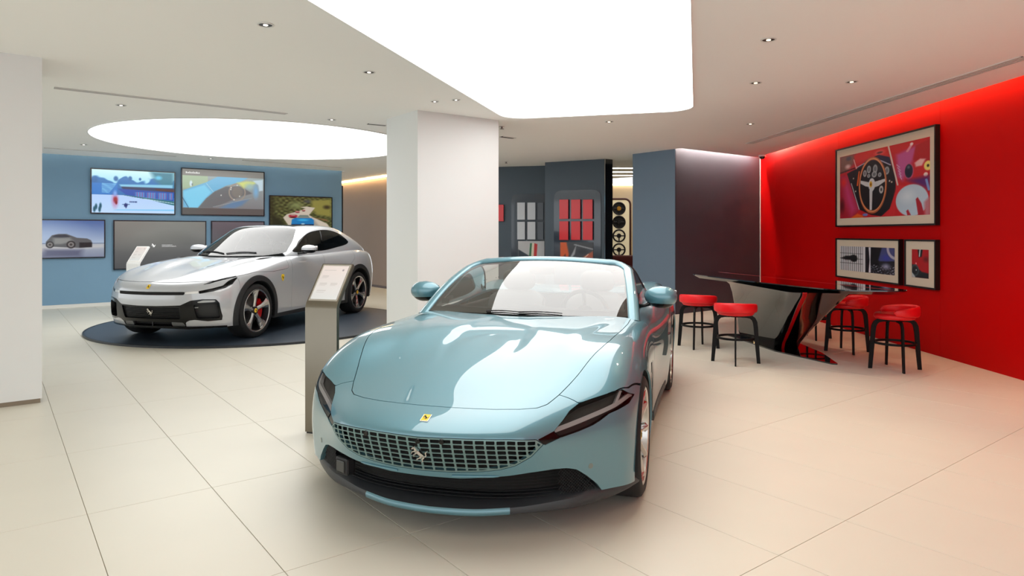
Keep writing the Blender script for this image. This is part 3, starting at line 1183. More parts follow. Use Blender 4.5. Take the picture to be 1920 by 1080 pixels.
row = (top_z - 0.0165 - zv) / PZC
ci, ri = np.round(warp - 0.5) + 0.5, np.round(row)
dy = (warp - ci) * PYC / (1 + 0.3 * (np.abs(yv) / 0.56) ** 2)
dz = (row - ri) * PZC
hw = 0.0228 - 0.006 * (np.abs(yv) / 0.56) ** 2
hh, rr = 0.0101, 0.0045
qx, qz = np.abs(dy) - hw + rr, np.abs(dz) - hh + rr
rb = np.hypot(np.maximum(qx, 0), np.maximum(qz, 0)) + np.minimum(np.maximum(qx, qz), 0) - rr
edge = F_yz(DG, T_GRILLE)
holef = np.maximum(rb, 0.0085 - edge)
holef = np.where(ri < -0.5, 1.0, holef)
grille_s = DG.clip(holef)
grille = surf_obj('grille', grille_s, m_grille, car1, rim=0.004)
back_s = S0.clip(yz_front(S0, T_GRILLE)).both().offset(-0.05)
surf_obj('grille_backing', back_s, m_gap, grille)
p, n = frontp(BT, 0.0, 0.447)
M = surface_matrix(cv(p), cv(n)) @ Matrix.Translation((0, 0, 0.004))
horse_obj('emblem', m_chrome, grille, M, 0.092, 0.01)
# sensors on the grille
for (yy, zz) in ((-.285, .512), (.118, .513), (0.0, 0.508)):
    p, n = frontp(BT, yy, zz)
    b = MB()
    b.lathe([(0.0, 0.006), (0.012, 0.006), (0.014, 0.0)], 16, M=surface_matrix(cv(p), cv(n)))
    b.build('sensor', m_gloss_black, grille, True)
# ---- yellow badge above the grille
p, n = topp(BT, -0.885, 0.0)
M = surface_matrix(cv(p), cv(n), up=(-1, 0, 0.0))
b = MB()
b.box(-0.021, 0.021, -0.029, 0.029, -0.003, 0.004, M=M, bev=0.002)
badge = b.build('badge', m_chrome, car1)
b = MB()
b.box(-0.018, 0.018, -0.026, 0.026, 0.004, 0.0052, M=M)
b.build('badge_plate', m_yellow, badge)
horse_obj('badge_horse', m_gloss_black, badge, M @ Matrix.Translation((0.0, 0.0, 0.0052)), 0.036, 0.0008)

# ---- headlights
m_lampbox = mat('lamp_housing', srgb(74, 72, 68), 0.5)
m_bar = mat('lamp_bar', srgb(236, 230, 226), 0.45)
HEAD_BAR = [(.606, .541), (.66, .553), (.72, .569), (.79, .590), (.86, .613), (.92, .640)]
for side in (1, -1):
    hs = head_s if side > 0 else head_s.mirror()
    lamp = surf_obj('headlight', hs.offset(-0.04), m_lampbox, car1)
    surf_obj('lens', hs.offset(-0.002), m_lens, lamp)
    # side walls between lens and housing
    B = hs.boundary()
    V = np.concatenate([hs.V[B[:, 0]], hs.V[B[:, 1]], hs.V[B[:, 1]] - hs.N[B[:, 1]] * .042, hs.V[B[:, 0]] - hs.N[B[:, 0]] * .042])
    e = len(B)
    raw('bezel', [cv(v) for v in V], [(i, i + e, i + 2 * e, i + 3 * e) for i in range(e)], m_gloss_black, lamp)
    bar_s = hs.clip(0.0115 - np.abs(hs.V[:, 2] - np.interp(np.abs(hs.V[:, 1]), [q[0] for q in HEAD_BAR], [q[1] for q in HEAD_BAR])))
    surf_obj('light_bar', bar_s.offset(-0.012), m_bar, lamp, rim=0.02)
    fin = hs.clip(np.minimum(0.007 - np.abs(np.abs(hs.V[:, 1]) - (.862 + (hs.V[:, 2] - .62) * .30)),
                             hs.V[:, 2] - np.interp(np.abs(hs.V[:, 1]), [q[0] for q in HEAD_BAR], [q[1] for q in HEAD_BAR])))
    surf_obj('light_fin', fin.offset(-0.012), m_bar, lamp, rim=0.02)
    tk = S0.clip(yz_front(S0, T_TICK))
    tk = tk if side > 0 else tk.mirror()
    surf_obj('tick_panel', tk.offset(-0.004), m_gloss_black, car1, rim=0.01)

# ---- lower air intake
mouth = S0.clip(yz_front(S0, T_MOUTH)).both()
intake = surf_obj('air_intake', mouth.offset(-0.10), m_gap, car1)
for zz in np.arange(0.19, 0.33, 0.017):
    b = MB()
    pts = []
    for yy in np.linspace(-.60, .60, 25):
        p, n = frontp(BT, yy, max(zz, 0.205))
        if p is not None:
            pts.append(cv((p.x + 0.085, yy, zz)))
    b.tube(pts, 0.0022, 5)
    b.build('mesh_bar', m_mesh, intake, True)
for side in (1, -1):                                  # outer pockets carry a diagonal mesh
    b = MB()
    for k in range(-9, 22):
        for dsl in (1, -1):
            pts = []
            for t in np.linspace(0, 1, 6):
                yy = 0.60 + 0.013 * k * 1.0 + dsl * (t - 0.5) * 0.11
                zz = 0.205 + 0.14 * t
                if yy < 0.60 or yy > 0.775 - (zz - 0.2) * 0.45:
                    continue
                p, n = frontp(BT, yy * side, zz)
                if p is not None:
                    pts.append(cv((p.x + 0.03, yy * side, zz)))
            if len(pts) > 1:
                b.tube(pts, 0.0024, 4)
    b.build('pocket_mesh', m_mesh, intake, True)
# square sensor housing in the right-hand pocket
for side in (-1,):
    b = MB()
    M = Matrix.Translation((0.765 if side < 0 else 0.715, 0.53 * side, 0.268)) @ Matrix.Rotation(math.radians(22) * side, 4, 'Z')
    b.box(-0.06, 0.0, -0.048, 0.048, -0.046, 0.046, M=M, bev=0.012)
    sb = b.build('sensor_housing', m_satin_black, intake)
    b = MB()
    b.box(0.0, 0.006, -0.033, 0.033, -0.031, 0.031, M=M, bev=0.006)
    b.build('sensor_face', mat('sensor_face', srgb(64, 64, 62), 0.3) if side < 0 else m_satin_black, intake)

# ---- front splitter with painted centre stripe
LIP = smooth_poly([(-.85, 0), (-.843, .12), (-.822, .24), (-.775, .36), (-.74, .43), (-.68, .55), (-.605, .672), (-.475, .812), (-.37, .897), (-.27, .945)], 6, closed=False)
def lip_path():
    L = np.array(LIP)
    full = np.concatenate([L[::-1] * np.array([1, -1]), L[1:]])
    return full
def lip_section(P, sec):
    n = len(P)
    V, F = [], []
    for i in range(n):
        a, b2 = P[max(0, i - 1)], P[min(n - 1, i + 1)]
        t = (b2 - a) / np.linalg.norm(b2 - a)
        out = np.array([-t[1], t[0]])
        if out[0] > 0 and abs(P[i][1]) < 0.5: out = -out
        if abs(P[i][1]) >= 0.5 and out[1] * P[i][1] < 0: out = -out
        ay = abs(P[i][1])
        zb = np.interp(ay, [0, .4, .66, .8, .925], [.112, .114, .124, .136, .158])
        hs = np.interp(ay, [0, .45, .66, .8, .925], [1.0, 1.05, 1.5, 1.8, 1.1])
        for (o, z) in sec:
            q = P[i] + out * (o + np.interp(ay, [0, .4, .7, .925], [0, 0, .012, .012]))
            V.append((-q[0], q[1], zb + z * hs))
    m = len(sec)
    for i in range(n - 1):
        for k in range(m):
            k2 = (k + 1) % m
            F.append((i * m + k, i * m + k2, i * m + m + k2, i * m + m + k))
    F.append(tuple(range(m)))
    F.append(tuple((n - 1) * m + k for k in range(m)))
    return V, F
sec = [(-.15, .0), (-.012, .0), (-.002, .008), (0, .022), (-.004, .036), (-.03, .052), (-.08, .064), (-.15, .068)]
V, F = lip_section(lip_path(), sec)
lip = raw('splitter', V, F, m_lip, car1, True, 35)
Ls = np.array([q for q in lip_path() if abs(q[1]) < 0.392])
V, F = lip_section(Ls, [(-.010, .002), (0.001, .008), (.004, .018), (.003, .030), (-.004, .038), (-.012, .036)])
raw('painted_stripe', V, F, m_teal, lip, True, 60)
# little winglets just under the grille
for side in (1, -1):
    b = MB()
    pts = []
    for yy in np.linspace(.14, .36, 10):
        p, n = frontp(BT, yy * side, 0.332)
        pts.append(cv((p.x - 0.003, yy * side, 0.331 + 0.02 * (yy - .14))))
    b.tube(pts, [0.003] + [0.0055] * 8 + [0.003], 8)
    b.build('winglet', m_teal, car1, True)
# parking sensor on the corners
for (yy, zz) in ((.75, .335), (-.75, .335)):
    p, n = frontp(BT, yy, zz)
    b = MB()
    b.lathe([(0.0, 0.002), (0.013, 0.002), (0.014, 0.0)], 18, M=surface_matrix(cv(p), cv(n)))
    b.build('parking_sensor', mat('sensor_teal', srgb(110, 122, 118), 0.35), car1, True)

# ---- wheels
t_style = {'n': 10, 'rot': 0.1, 'cal': PI, 'prof': [(0.12, 0.075, 0.70), (0.30, 0.060, 0.72), (0.6, 0.055, 0.80), (0.86, 0.075, 0.90), (0.97, 0.12, 0.93)]}
t_mats = dict(tire=m_tire, rim=m_alloy, disc=m_disc, caliper=m_calip, spoke=m_alloy, cap=m_yellow, horse=m_gloss_black)
pr = wheel_prototype('wheel_template', 0.335, 0.262, 0.255, t_style, t_mats)
for (x, z) in ((0.0, 0.335), (2.67, 0.335)):
    for side in (1, -1):
        place_wheel(pr, car1, x, (0.835 if x == 0 else 0.845) * side, z, side, False)
drop(pr)
def wheel_well(car, xc, zc, r, y0, y1, m):
    for side in (1, -1):
        b = MB()
        n = 30
        V, F = [], []
        for i in range(n + 1):
            a = math.radians(-15 + 210 * i / n)
            for y in (y0, y1):
                V.append((-(xc + r * math.cos(a)), y * side, zc + r * math.sin(a)))
        for i in range(n):
            F.append((2 * i, 2 * i + 1, 2 * i + 3, 2 * i + 2))
        F.append(tuple(range(0, 2 * n + 2, 2)))
        b.faces(V, F)
        b.build('wheel_well', m, car)
wheel_well(car1, 0.0, 0.335, 0.365, 0.58, 0.955, m_gap)
wheel_well(car1, 2.67, 0.345, 0.371, 0.60, 0.965, m_gap)

# ---- windscreen
def ws_point(s, t, off=0.0):
    y0, y1 = 0.772 * s, 0.640 * s
    xb, zb = 0.705 + 0.40 * y0 * y0, 0.905 - 0.020 * s * s
    xt, zt = 1.575 + 0.115 * s * s, 1.260 - 0.048 * s * s
    bl = math.sin(PI * t) * 0.030
    x = xb + (xt - xb) * t - bl * 0.38
    y = y0 + (y1 - y0) * t + bl * 0.25 * s
    z = zb + (zt - zb) * t + bl * 0.92
    return np.array([x, y, z])
Pw = np.array([[ws_point(s, t) for s in np.linspace(-1, 1, 41)] for t in np.linspace(0, 1, 25)])
Sw = grid_surf(Pw)
if Sw.N[:, 2].mean() < 0: Sw.N = -Sw.N
wind = surf_obj('windscreen', Sw, m_wind, car1)
# black border printed on the glass: a thin frame just inside
gs, gt = np.meshgrid(np.linspace(-1, 1, 41), np.linspace(0, 1, 25))
wm = np.minimum(np.minimum((1 - np.abs(gs.ravel())) * 0.72, (1 - gt.ravel()) * 0.95), gt.ravel() * 0.95 - 0.055)
surf_obj('glass_border', Sw.offset(-0.004).clip(0.022 - wm), m_gloss_black, wind)
# pillars and header: rounded band swept around the glass
path = [ws_point(-1, t) for t in np.linspace(-0.06, 0.90, 14)]
path += [ws_point(s, 1.0) for s in np.linspace(-0.93, 0.93, 21)]
path += [ws_point(1, t) for t in np.linspace(0.90, -0.06, 14)]
path = smooth_poly(path, 2, closed=False)
mid = ws_point(0, 0.5)
V, F = [], []
prof = [(-.010, -.020), (-.014, .004), (.0, .012), (.03, .016), (.056, .010), (.072, -.008), (.066, -.030), (.02, -.038)]
for i in range(len(path)):
    a, b2 = path[max(0, i - 1)], path[min(len(path) - 1, i + 1)]
    tg = (b2 - a) / np.linalg.norm(b2 - a)
    sdir = path[i] - mid
    nrm = np.cross(tg, sdir); nrm /= np.linalg.norm(nrm)
    if nrm[2] < 0: nrm = -nrm
    out = np.cross(nrm, tg); out /= np.linalg.norm(out)
    if np.dot(out, sdir) < 0: out = -out
    for (u, w) in prof:
        V.append(cv(path[i] + out * u + nrm * w))
m_ = len(prof)
for i in range(len(path) - 1):
    for k in range(m_):
        k2 = (k + 1) % m_
        F.append((i * m_ + k, i * m_ + k2, i * m_ + m_ + k2, i * m_ + m_ + k))
raw('windscreen_frame', V, F, m_teal, car1, True, 70)
# black cowl tray under the glass and the wipers
b = MB()
V, F = [], []
for i, s in enumerate(np.linspace(-1, 1, 31)):
    y = 0.765 * s
    x0 = float(ws_x(y)) - 0.05
    V += [cv((x0, y, 0.868 - 0.02 * s * s)), cv((x0 + 0.10, y, 0.885 - 0.02 * s * s)), cv((x0 + 0.35, y * 0.98, 0.86))]
for i in range(30):
    F += [(3 * i, 3 * i + 1, 3 * i + 4, 3 * i + 3), (3 * i + 1, 3 * i + 2, 3 * i + 5, 3 * i + 4)]
raw('cowl', V, F, m_satin_black, car1, True)
for (s0, s1) in ((-0.30, 0.05), (0.02, 0.42)):
    w_ = MB()
    pts = [ws_point(s0 + (s1 - s0) * t, 0.020 + 0.012 * math.sin(PI * t)) + np.array([-0.006, 0, 0.007]) for t in np.linspace(0, 1, 8)]
    w_.tube([cv(p_) for p_ in pts], [0.007, 0.006, 0.005, 0.005, 0.004, 0.004, 0.004, 0.003], 6)
    w_.build('wiper', m_satin_black, car1, True)
# rear-view mirror on the glass
b = MB()
p = ws_point(0, 0.86) + np.array([0.05, 0, -0.05])
b.box(-0.02, 0.02, -0.11, 0.11, -0.03, 0.03, M=Matrix.Translation(cv(p)) @ Matrix.Rotation(0.3, 4, 'Y'), bev=0.012)
b.build('rear_view_mirror', m_satin_black, car1)

# ---- door mirrors
def ellipsoid(name, m, parent, M, rx, ry, rz, zmin=-1.0, zmax=1.0, e=2.6, nu=28, nv=16, taper=0.0):
    V, F = [], []
    for i in range(nv + 1):
        t = zmin + (zmax - zmin) * i / nv
        r = max(0.0, 1 - abs(t) ** e) ** (1 / e)
        for j in range(nu):
            a = 2 * PI * j / nu
            ca, sa = math.cos(a), math.sin(a)
            x = rx * r * math.copysign(abs(ca) ** (2 / e), ca)
            y = ry * r * math.copysign(abs(sa) ** (2 / e), sa)
            k = 1 + taper * (y / ry)
            V.append(M @ Vector((x * k, y, rz * t * k)))
    for i in range(nv):
        for j in range(nu):
            j2 = (j + 1) % nu
            F.append((i * nu + j, i * nu + j2, (i + 1) * nu + j2, (i + 1) * nu + j))
    F.append(tuple(range(nu - 1, -1, -1)))
    F.append(tuple(nv * nu + j for j in range(nu)))
    return raw(name, V, F, m, parent, True, 50)
for side in (1, -1):
    C = Vector(cv((1.335, 0.960 * side, 1.000)))
    Mm = Matrix.Translation(C) @ Matrix.Rotation(math.radians(-12) * side, 4, 'Z') @ Matrix.Scale(side, 4, (0, 1, 0))
    mir = ellipsoid('door_mirror', m_teal, car1, Mm, 0.082, 0.125, 0.080, -0.60, 1.0, 2.1, taper=0.06)
    ellipsoid('mirror_base', m_gloss_black, mir, Mm @ Matrix.Translation((0.0, 0, -0.006)), 0.076, 0.116, 0.082, -0.97, -0.50, 2.1, taper=0.06)
    b = MB()
    b.box(-0.078, -0.072, -0.095, 0.10, -0.03, 0.045, M=Mm, bev=0.002)
    b.build('mirror_glass', m_chrome, mir)
    b = MB()
    pts = [C + Vector((0.0, -0.05 * side, -0.045)), C + Vector((0.0, -0.12 * side, -0.07)), C + Vector((0.0, -0.20 * side, -0.085))]
    b.tube(pts, [0.018, 0.014, 0.020], 8)
    b.build('mirror_arm', m_gloss_black, mir, True)

# ---- side glass, frameless
for side in (1, -1):
    lo = [(1.02, .768, .885), (1.35, .79, .888), (1.8, .79, .895), (2.15, .775, .915), (2.30, .765, .935)]
    hi = [(1.04, .762, .905), (1.42, .712, 1.075), (1.74, .668, 1.205), (2.08, .700, 1.135), (2.31, .762, .950)]
    lo, hi = smooth_poly(lo, 6, False), smooth_poly(hi, 6, False)
    P = np.array([[l * (1 - t) + h_ * t + np.array([0, 0.02 * math.sin(PI * t), 0]) for l, h_ in zip(lo, hi)] for t in np.linspace(0, 1, 8)])
    S = grid_surf(P)
    if S.N[:, 1].mean() < 0: S.N = -S.N
    S = S if side > 0 else S.mirror()
    sg = surf_obj('side_window', S, glass_mat('side_glass', (0.45, 0.48, 0.48), 1.7), car1)
    b = MB()
    b.tube([cv((q[0], q[1] * side, q[2])) for q in hi], 0.007, 6)
    b.build('window_seal', m_satin_black, sg, True)

# ---- cabin
b = MB()
b.box(-2.35, -1.05, -0.74, 0.74, 0.22, 0.26)
b.build('cabin_floor', m_dash, car1)
V, F = [], []
dash = [(.93, .84), (1.02, .90), (1.22, .905), (1.33, .87), (1.36, .80), (1.30, .70)]
yy = np.linspace(-.74, .74, 17)
for y in yy:
    for (x, z) in dash:
        V.append(cv((x + 0.05 * (y / .74) ** 2, y, z + 0.012 * math.cos(y / .74 * PI * 2) - 0.02 * (abs(y) / .74) ** 3)))
for i in range(16):
    for k in range(5):
        F.append((i * 6 + k, i * 6 + k + 1, i * 6 + 7 + k, i * 6 + 6 + k))
raw('dashboard', V, F, m_dash, car1, True)
for side in (1, -1):
    b = MB()
    b.box(-2.34, -1.0, 0.72 * side - 0.02, 0.72 * side + 0.02, 0.25, 0.865, bev=0.015)
    b.build('door_card', m_seat, car1)
def car_seat(x, y, w, ztop, parent, dz=0.0):
    prof = [(x - .50, .40), (x - .46, .50), (x - .1, .47), (x + .02, .50), (x + .12, .78), (x + .20, ztop - .22), (x + .25, ztop - .17), (x + .33, ztop - .19), (x + .28, .75), (x + .18, .40)]
    V, F = [], []
    m_ = len(prof)
    ws_ = np.linspace(-1, 1, 9)
    for s in ws_:
        for (px_, pz_) in prof:
            k = 1 - 0.06 * abs(s) ** 4
            V.append(cv((px_ - 0.05 * abs(s) ** 3, y + s * w / 2, pz_ * k + dz)))
    for i in range(8):
        for k in range(m_):
            F.append((i * m_ + k, i * m_ + (k + 1) % m_, (i + 1) * m_ + (k + 1) % m_, (i + 1) * m_ + k))
    F.append(tuple(range(m_)))
    F.append(tuple(8 * m_ + k for k in range(m_)))
    s_ = raw('seat', V, F, m_seat, parent, True, 60)
    Mh = Matrix.Translation(cv((x + .29, y, ztop - .085 + dz)))
    ellipsoid('headrest', m_seat, s_, Mh, 0.06, 0.15, 0.10, -1, 1, 3.0)
for side in (1, -1):
    car_seat(1.80, 0.36 * side, 0.50, 1.14, car1)
b = MB()
C = Vector(cv((1.46, 0.36, 0.86)))
Mr = Matrix.Translation(C) @ Matrix.Rotation(math.radians(-68), 4, 'Y')
b.tube([Mr @ Vector((0.175 * math.cos(2 * PI * i / 28), 0.175 * math.sin(2 * PI * i / 28), 0)) for i in range(28)], 0.016, 8, closed=True)
sw = b.build('steering_wheel', m_dash, car1, True)
b = MB()
for a in (0.0, PI, 1.5 * PI):
    b.tube([Mr @ Vector((0.04 * math.cos(a), 0.04 * math.sin(a), 0)), Mr @ Vector((0.17 * math.cos(a), 0.17 * math.sin(a), 0))], 0.014, 6)
b.lathe([(0, 0.01), (0.055, 0.008), (0.06, -0.02), (0, -0.03)], 20, M=Mr)
b.build('wheel_spokes', m_dash, sw, True)
# dark liner closing the cabin below the rear deck
b = MB()
b.box(-2.42, -2.36, -0.72, 0.72, 0.3, 0.90)
b.build('rear_bulkhead', m_dash, car1)
# small shield on the left front fender
for side in (1, -1):
    p, n = sidep(BT, 0.62, 0.60, side)
    M = surface_matrix(cv(p), cv(n))
    b = MB()
    pts = [(-.022, .03), (.022, .03), (.022, 0), (.014, -.02), (0, -.034), (-.014, -.02), (-.022, 0)]
    b.prism(pts, 0.0, 0.003, M=M)
    sh = b.build('shield', m_gloss_black, car1)
# ================================================================== the silver car on the turntable disc
m_silver = mat('silver_paint', srgb(186, 189, 194), 0.40, metal=0.25, coat=1.0, coat_rough=0.015, coat_ior=1.75)
m_clad = mat('arch_cladding', srgb(34, 35, 37), 0.5)
SIL_A = (-4.51, 9.64)
SIL_TH = math.radians(14.0)
SIL_Z = 0.03
car2 = empty('four_door_car', (SIL_A[0], SIL_A[1], SIL_Z), math.atan2(-math.cos(SIL_TH), -math.sin(SIL_TH)),
             'tall silver four-door car with black wheel arches, parked on the dark round disc', 'car')
sx_tail = [.5, 1.05, 1.7, 2.35, 3.018, 3.5]
SIL_RINGS = np.array([
    R3([-.80, -.78, -.70, -.58, -.46, -.30, 0] + sx_tail + [3.85, 3.95, 3.96],
       [0, .3, .58, .80, .92, .97, .985, .96, .93, .93, .95, .985, .96, .82, .45, 0],
       [.22, .22, .22, .22, .22, .22, .22, .22, .22, .22, .22, .23, .25, .28, .28, .28]),
    R3([-.86, -.84, -.76, -.63, -.49, -.31, 0] + sx_tail + [3.92, 4.02, 4.03],
       [0, .3, .58, .81, .935, .985, .995, .965, .935, .94, .965, 1.0, .975, .84, .45, 0],
       [.34, .34, .34, .34, .34, .35, .36, .36, .36, .36, .37, .38, .40, .42, .42, .42]),
    R3([-.90, -.88, -.79, -.65, -.50, -.31, 0] + sx_tail + [3.95, 4.06, 4.07],
       [0, .3, .58, .80, .94, .99, 1.0, .97, .945, .95, .975, 1.005, .985, .85, .46, 0],
       [.52, .52, .52, .52, .53, .55, .56, .56, .55, .55, .56, .58, .60, .62, .62, .62]),
    R3([-.895, -.875, -.79, -.65, -.50, -.31, 0] + sx_tail + [3.95, 4.07, 4.08],
       [0, .3, .57, .77, .91, .975, .995, .97, .95, .955, .975, 1.0, .98, .85, .46, 0],
       [.665, .665, .67, .69, .72, .75, .76, .76, .74, .74, .76, .79, .80, .80, .80, .80]),
    R3([-.875, -.855, -.77, -.63, -.48, -.30, 0] + sx_tail + [3.92, 4.04, 4.06],
       [0, .29, .55, .74, .87, .935, .965, .96, .955, .955, .965, .985, .96, .83, .45, 0],
       [.74, .745, .755, .78, .82, .86, .885, .90, .90, .90, .92, .95, .96, .95, .93, .92]),
    R3([-.80, -.78, -.70, -.57, -.43, -.27, 0] + sx_tail + [3.88, 4.0, 4.02],
       [0, .27, .51, .68, .80, .865, .90, .93, .945, .94, .94, .945, .92, .80, .43, 0],
       [.80, .805, .82, .85, .89, .93, .96, .98, 1.00, 1.01, 1.03, 1.06, 1.07, 1.05, 1.03, 1.02]),
    R3([-.60, -.58, -.50, -.38, -.26, -.12, .1, .5, 1.05, 1.7, 2.35, 3.0, 3.45, 3.8, 3.93, 3.95],
       [0, .23, .43, .57, .68, .75, .80, .86, .90, .90, .89, .88, .85, .74, .4, 0],
       [.865, .87, .885, .915, .95, .985, 1.015, 1.045, 1.075, 1.085, 1.105, 1.13, 1.13, 1.09, 1.07, 1.07]),
    R3([-.2, -.19, -.13, -.05, .04, .14, .3, .6, 1.05, 1.7, 2.35, 2.95, 3.3, 3.5, 3.6, 3.62],
       [0, .16, .3, .42, .52, .6, .67, .74, .80, .80, .79, .76, .70, .58, .32, 0],
       [.955, .957, .97, .99, 1.01, 1.03, 1.05, 1.07, 1.095, 1.10, 1.12, 1.14, 1.13, 1.10, 1.08, 1.08]),
    R3([.22, .23, .27, .32, .38, .44, .54, .75, 1.05, 1.7, 2.35, 2.8, 3.0, 3.1, 3.15, 3.16],
       [0, .09, .17, .24, .3, .35, .4, .44, .5, .5, .5, .48, .4, .3, .15, 0],
       [1.02, 1.022, 1.027, 1.035, 1.045, 1.055, 1.065, 1.08, 1.10, 1.10, 1.11, 1.12, 1.11, 1.10, 1.09, 1.09]),
    R3([.45, .46, .48, .51, .55, .6, .67, .82, 1.07, 1.7, 2.3, 2.65, 2.75, 2.8, 2.83, 2.84],
       [0] * 16,
       [1.058, 1.058, 1.06, 1.063, 1.067, 1.072, 1.078, 1.088, 1.10, 1.10, 1.11, 1.11, 1.11, 1.10, 1.10, 1.10]),
])
CS = fit_grid(SIL_RINGS, 3, 0.6)
KS, JS = SIL_RINGS.shape[:2]
us2 = np.concatenate([np.linspace(0, 8, 110), np.linspace(8, JS - 1, 71)[1:]])
vs2 = np.linspace(0, KS - 1, 110)
PS = eval_grid(CS, us2, vs2)
def silver_bulge(x, y):
    ay = np.abs(y)
    yc = np.interp(x, [-0.7, -0.3, 0.3, 0.9], [0.36, 0.42, 0.52, 0.62])
    a = np.interp(x, [-0.75, -0.4, 0.1, 0.7, 1.0], [0, 0.012, 0.026, 0.014, 0.0])
    return a * np.exp(-np.abs((ay - yc) / 0.15) ** 3)
tw = np.clip((vs2 - 5.2) / 1.0, 0, 1)[:, None]
PS[..., 2] += silver_bulge(PS[..., 0], PS[..., 1]) * tw
SS = grid_surf(PS)
BS = SS.both().bvh()
# greenhouse
GH = np.array([
    R3([.68, .70, .80, .95, 1.08, 1.3, 1.7, 2.2, 2.7, 3.1, 3.5, 3.82, 3.96, 4.0],
       [0, .3, .58, .74, .81, .84, .85, .85, .85, .84, .82, .72, .4, 0],
       [1.08, 1.08, 1.09, 1.11, 1.12, 1.125, 1.13, 1.14, 1.16, 1.18, 1.17, 1.13, 1.10, 1.09]),
    R3([.98, 1.0, 1.08, 1.21, 1.33, 1.5, 1.8, 2.25, 2.7, 3.08, 3.4, 3.62, 3.74, 3.77],
       [0, .28, .54, .69, .757, .785, .80, .805, .80, .785, .755, .63, .35, 0],
       [1.25, 1.25, 1.255, 1.265, 1.27, 1.28, 1.295, 1.31, 1.32, 1.325, 1.305, 1.265, 1.24, 1.23]),
    R3([1.28, 1.30, 1.37, 1.47, 1.57, 1.68, 1.9, 2.28, 2.68, 3.0, 3.22, 3.36, 3.45, 3.48],
       [0, .26, .49, .625, .69, .72, .735, .74, .735, .705, .65, .53, .29, 0],
       [1.415, 1.415, 1.42, 1.42, 1.42, 1.43, 1.445, 1.46, 1.46, 1.445, 1.42, 1.395, 1.375, 1.37]),
    R3([1.56, 1.58, 1.64, 1.71, 1.78, 1.86, 2.0, 2.3, 2.62, 2.86, 2.98, 3.06, 3.12, 3.13],
       [0, .24, .45, .555, .605, .625, .64, .645, .635, .60, .52, .39, .21, 0],
       [1.55, 1.55, 1.55, 1.545, 1.545, 1.545, 1.552, 1.562, 1.557, 1.54, 1.53, 1.522, 1.515, 1.515]),
    R3([1.80, 1.81, 1.85, 1.9, 1.93, 1.97, 2.05, 2.3, 2.5, 2.64, 2.7, 2.76, 2.78, 2.79],
       [0, .15, .27, .33, .36, .37, .38, .38, .37, .35, .29, .2, .1, 0],
       [1.583, 1.583, 1.582, 1.58, 1.58, 1.58, 1.582, 1.588, 1.585, 1.58, 1.575, 1.572, 1.57, 1.57]),
    R3([2.0, 2.0, 2.02, 2.04, 2.06, 2.08, 2.12, 2.3, 2.4, 2.45, 2.47, 2.48, 2.49, 2.5], [0] * 14, [1.592] * 14),
])
GH = np.concatenate([(GH[0] * np.array([1, 1.015, 1]) - np.array([0, 0, 0.10]))[None], GH])
CG = fit_grid(GH, 3, 0.6)
PG = eval_grid(CG, np.linspace(0, 13, 160), np.linspace(0, 6, 84))
SG = grid_surf(PG)
BG = SG.both().bvh()
# >>>PARTS
# ---- panels of the silver car
m_grey_trim = mat('grey_trim', srgb(120, 122, 124), 0.35, metal=0.6)
m_lamp_grey = mat('lamp_grey', srgb(150, 152, 150), 0.2, coat=1.0)
m_drl = mat('daylight_bar', srgb(235, 236, 236), 0.2, coat=1.0)
m_glass2 = glass_mat('silver_car_windscreen', (0.70, 0.76, 0.74), 1.9)
m_glass2d = glass_mat('silver_car_privacy_glass', (0.22, 0.24, 0.24), 1.5)
m_glass2l = glass_mat('silver_car_side_glass', (0.55, 0.58, 0.56), 1.5)
S_MOUTH = [(-.1, .507), (.13, .507), (.454, .517), (.576, .578), (.699, .592), (.824, .586), (.856, .54), (.882, .363), (.87, .31), (.735, .301), (.598, .324),
           (.53, .315), (.485, .290), (.475, .228), (-.1, .228)]
S_LOW = [(-.1, .295), (.30, .295), (.45, .288), (.47, .232), (-.1, .232)]
S_SLIT = [(-.1, .648), (.50, .652), (.505, .688), (-.1, .684)]
S_DRL = [(.506, .660), (.648, .668), (.652, .700), (.508, .690)]
S_LAMP = [(.652, .698), (.774, .727), (.865, .760), (.890, .818), (.925, .858), (.934, .840), (.931, .773), (.889, .727), (.791, .69), (.660, .664)]
S_BLADE = [(.672, .776), (.718, .809), (.812, .847), (.914, .877), (.918, .866), (.82, .826), (.735, .790)]
AF, AR = (0.05, 0.36), (3.09, 0.375)
RI, RO = 0.425, 0.500
S1 = SS.clip(arch(SS, AF[0], AF[1], RI))
S1 = S1.clip(arch(S1, AR[0], AR[1], RI + 0.01))
def in_roof(S): return np.minimum(np.minimum(S.V[:, 0] - (0.72 + 0.50 * S.V[:, 1] ** 2), 3.9 - S.V[:, 0]), np.minimum(0.80 - np.abs(S.V[:, 1]), S.V[:, 2] - 1.0))
S1 = S1.clip(-in_roof(S1))
clad = lambda S, A, r: r - np.hypot(S.V[:, 0] - A[0], S.V[:, 2] - A[1])
cl_f = S1.clip(clad(S1, AF, RO))
cl_r = S1.clip(clad(S1, AR, RO + 0.01))
for S in (cl_f, cl_r):
    for side in (1, -1):
        surf_obj('arch_trim', (S if side > 0 else S.mirror()).offset(0.010), m_clad, car2, rim=0.05)
S2 = S1.clip(-clad(S1, AF, RO - 0.004))
S2 = S2.clip(-clad(S2, AR, RO + 0.006))
zl = lambda x: np.interp(x, [-1.0, -.79, -.6, -.45, -.32, 0, .3, .446, .764, .9], [.806, .807, .819, .842, .870, .905, .900, .893, .912, .93])
def hood2(S):
    rear = np.where(np.abs(S.V[:, 1]) < 0.80, 0.70 + 0.50 * S.V[:, 1] ** 2, 0.86) - S.V[:, 0]
    return np.minimum(S.V[:, 2] - zl(S.V[:, 0]), np.minimum(rear, 0.88 - S.V[:, 0]))
def blade_cut(S): return S.clip(-yz_front(S, S_BLADE))
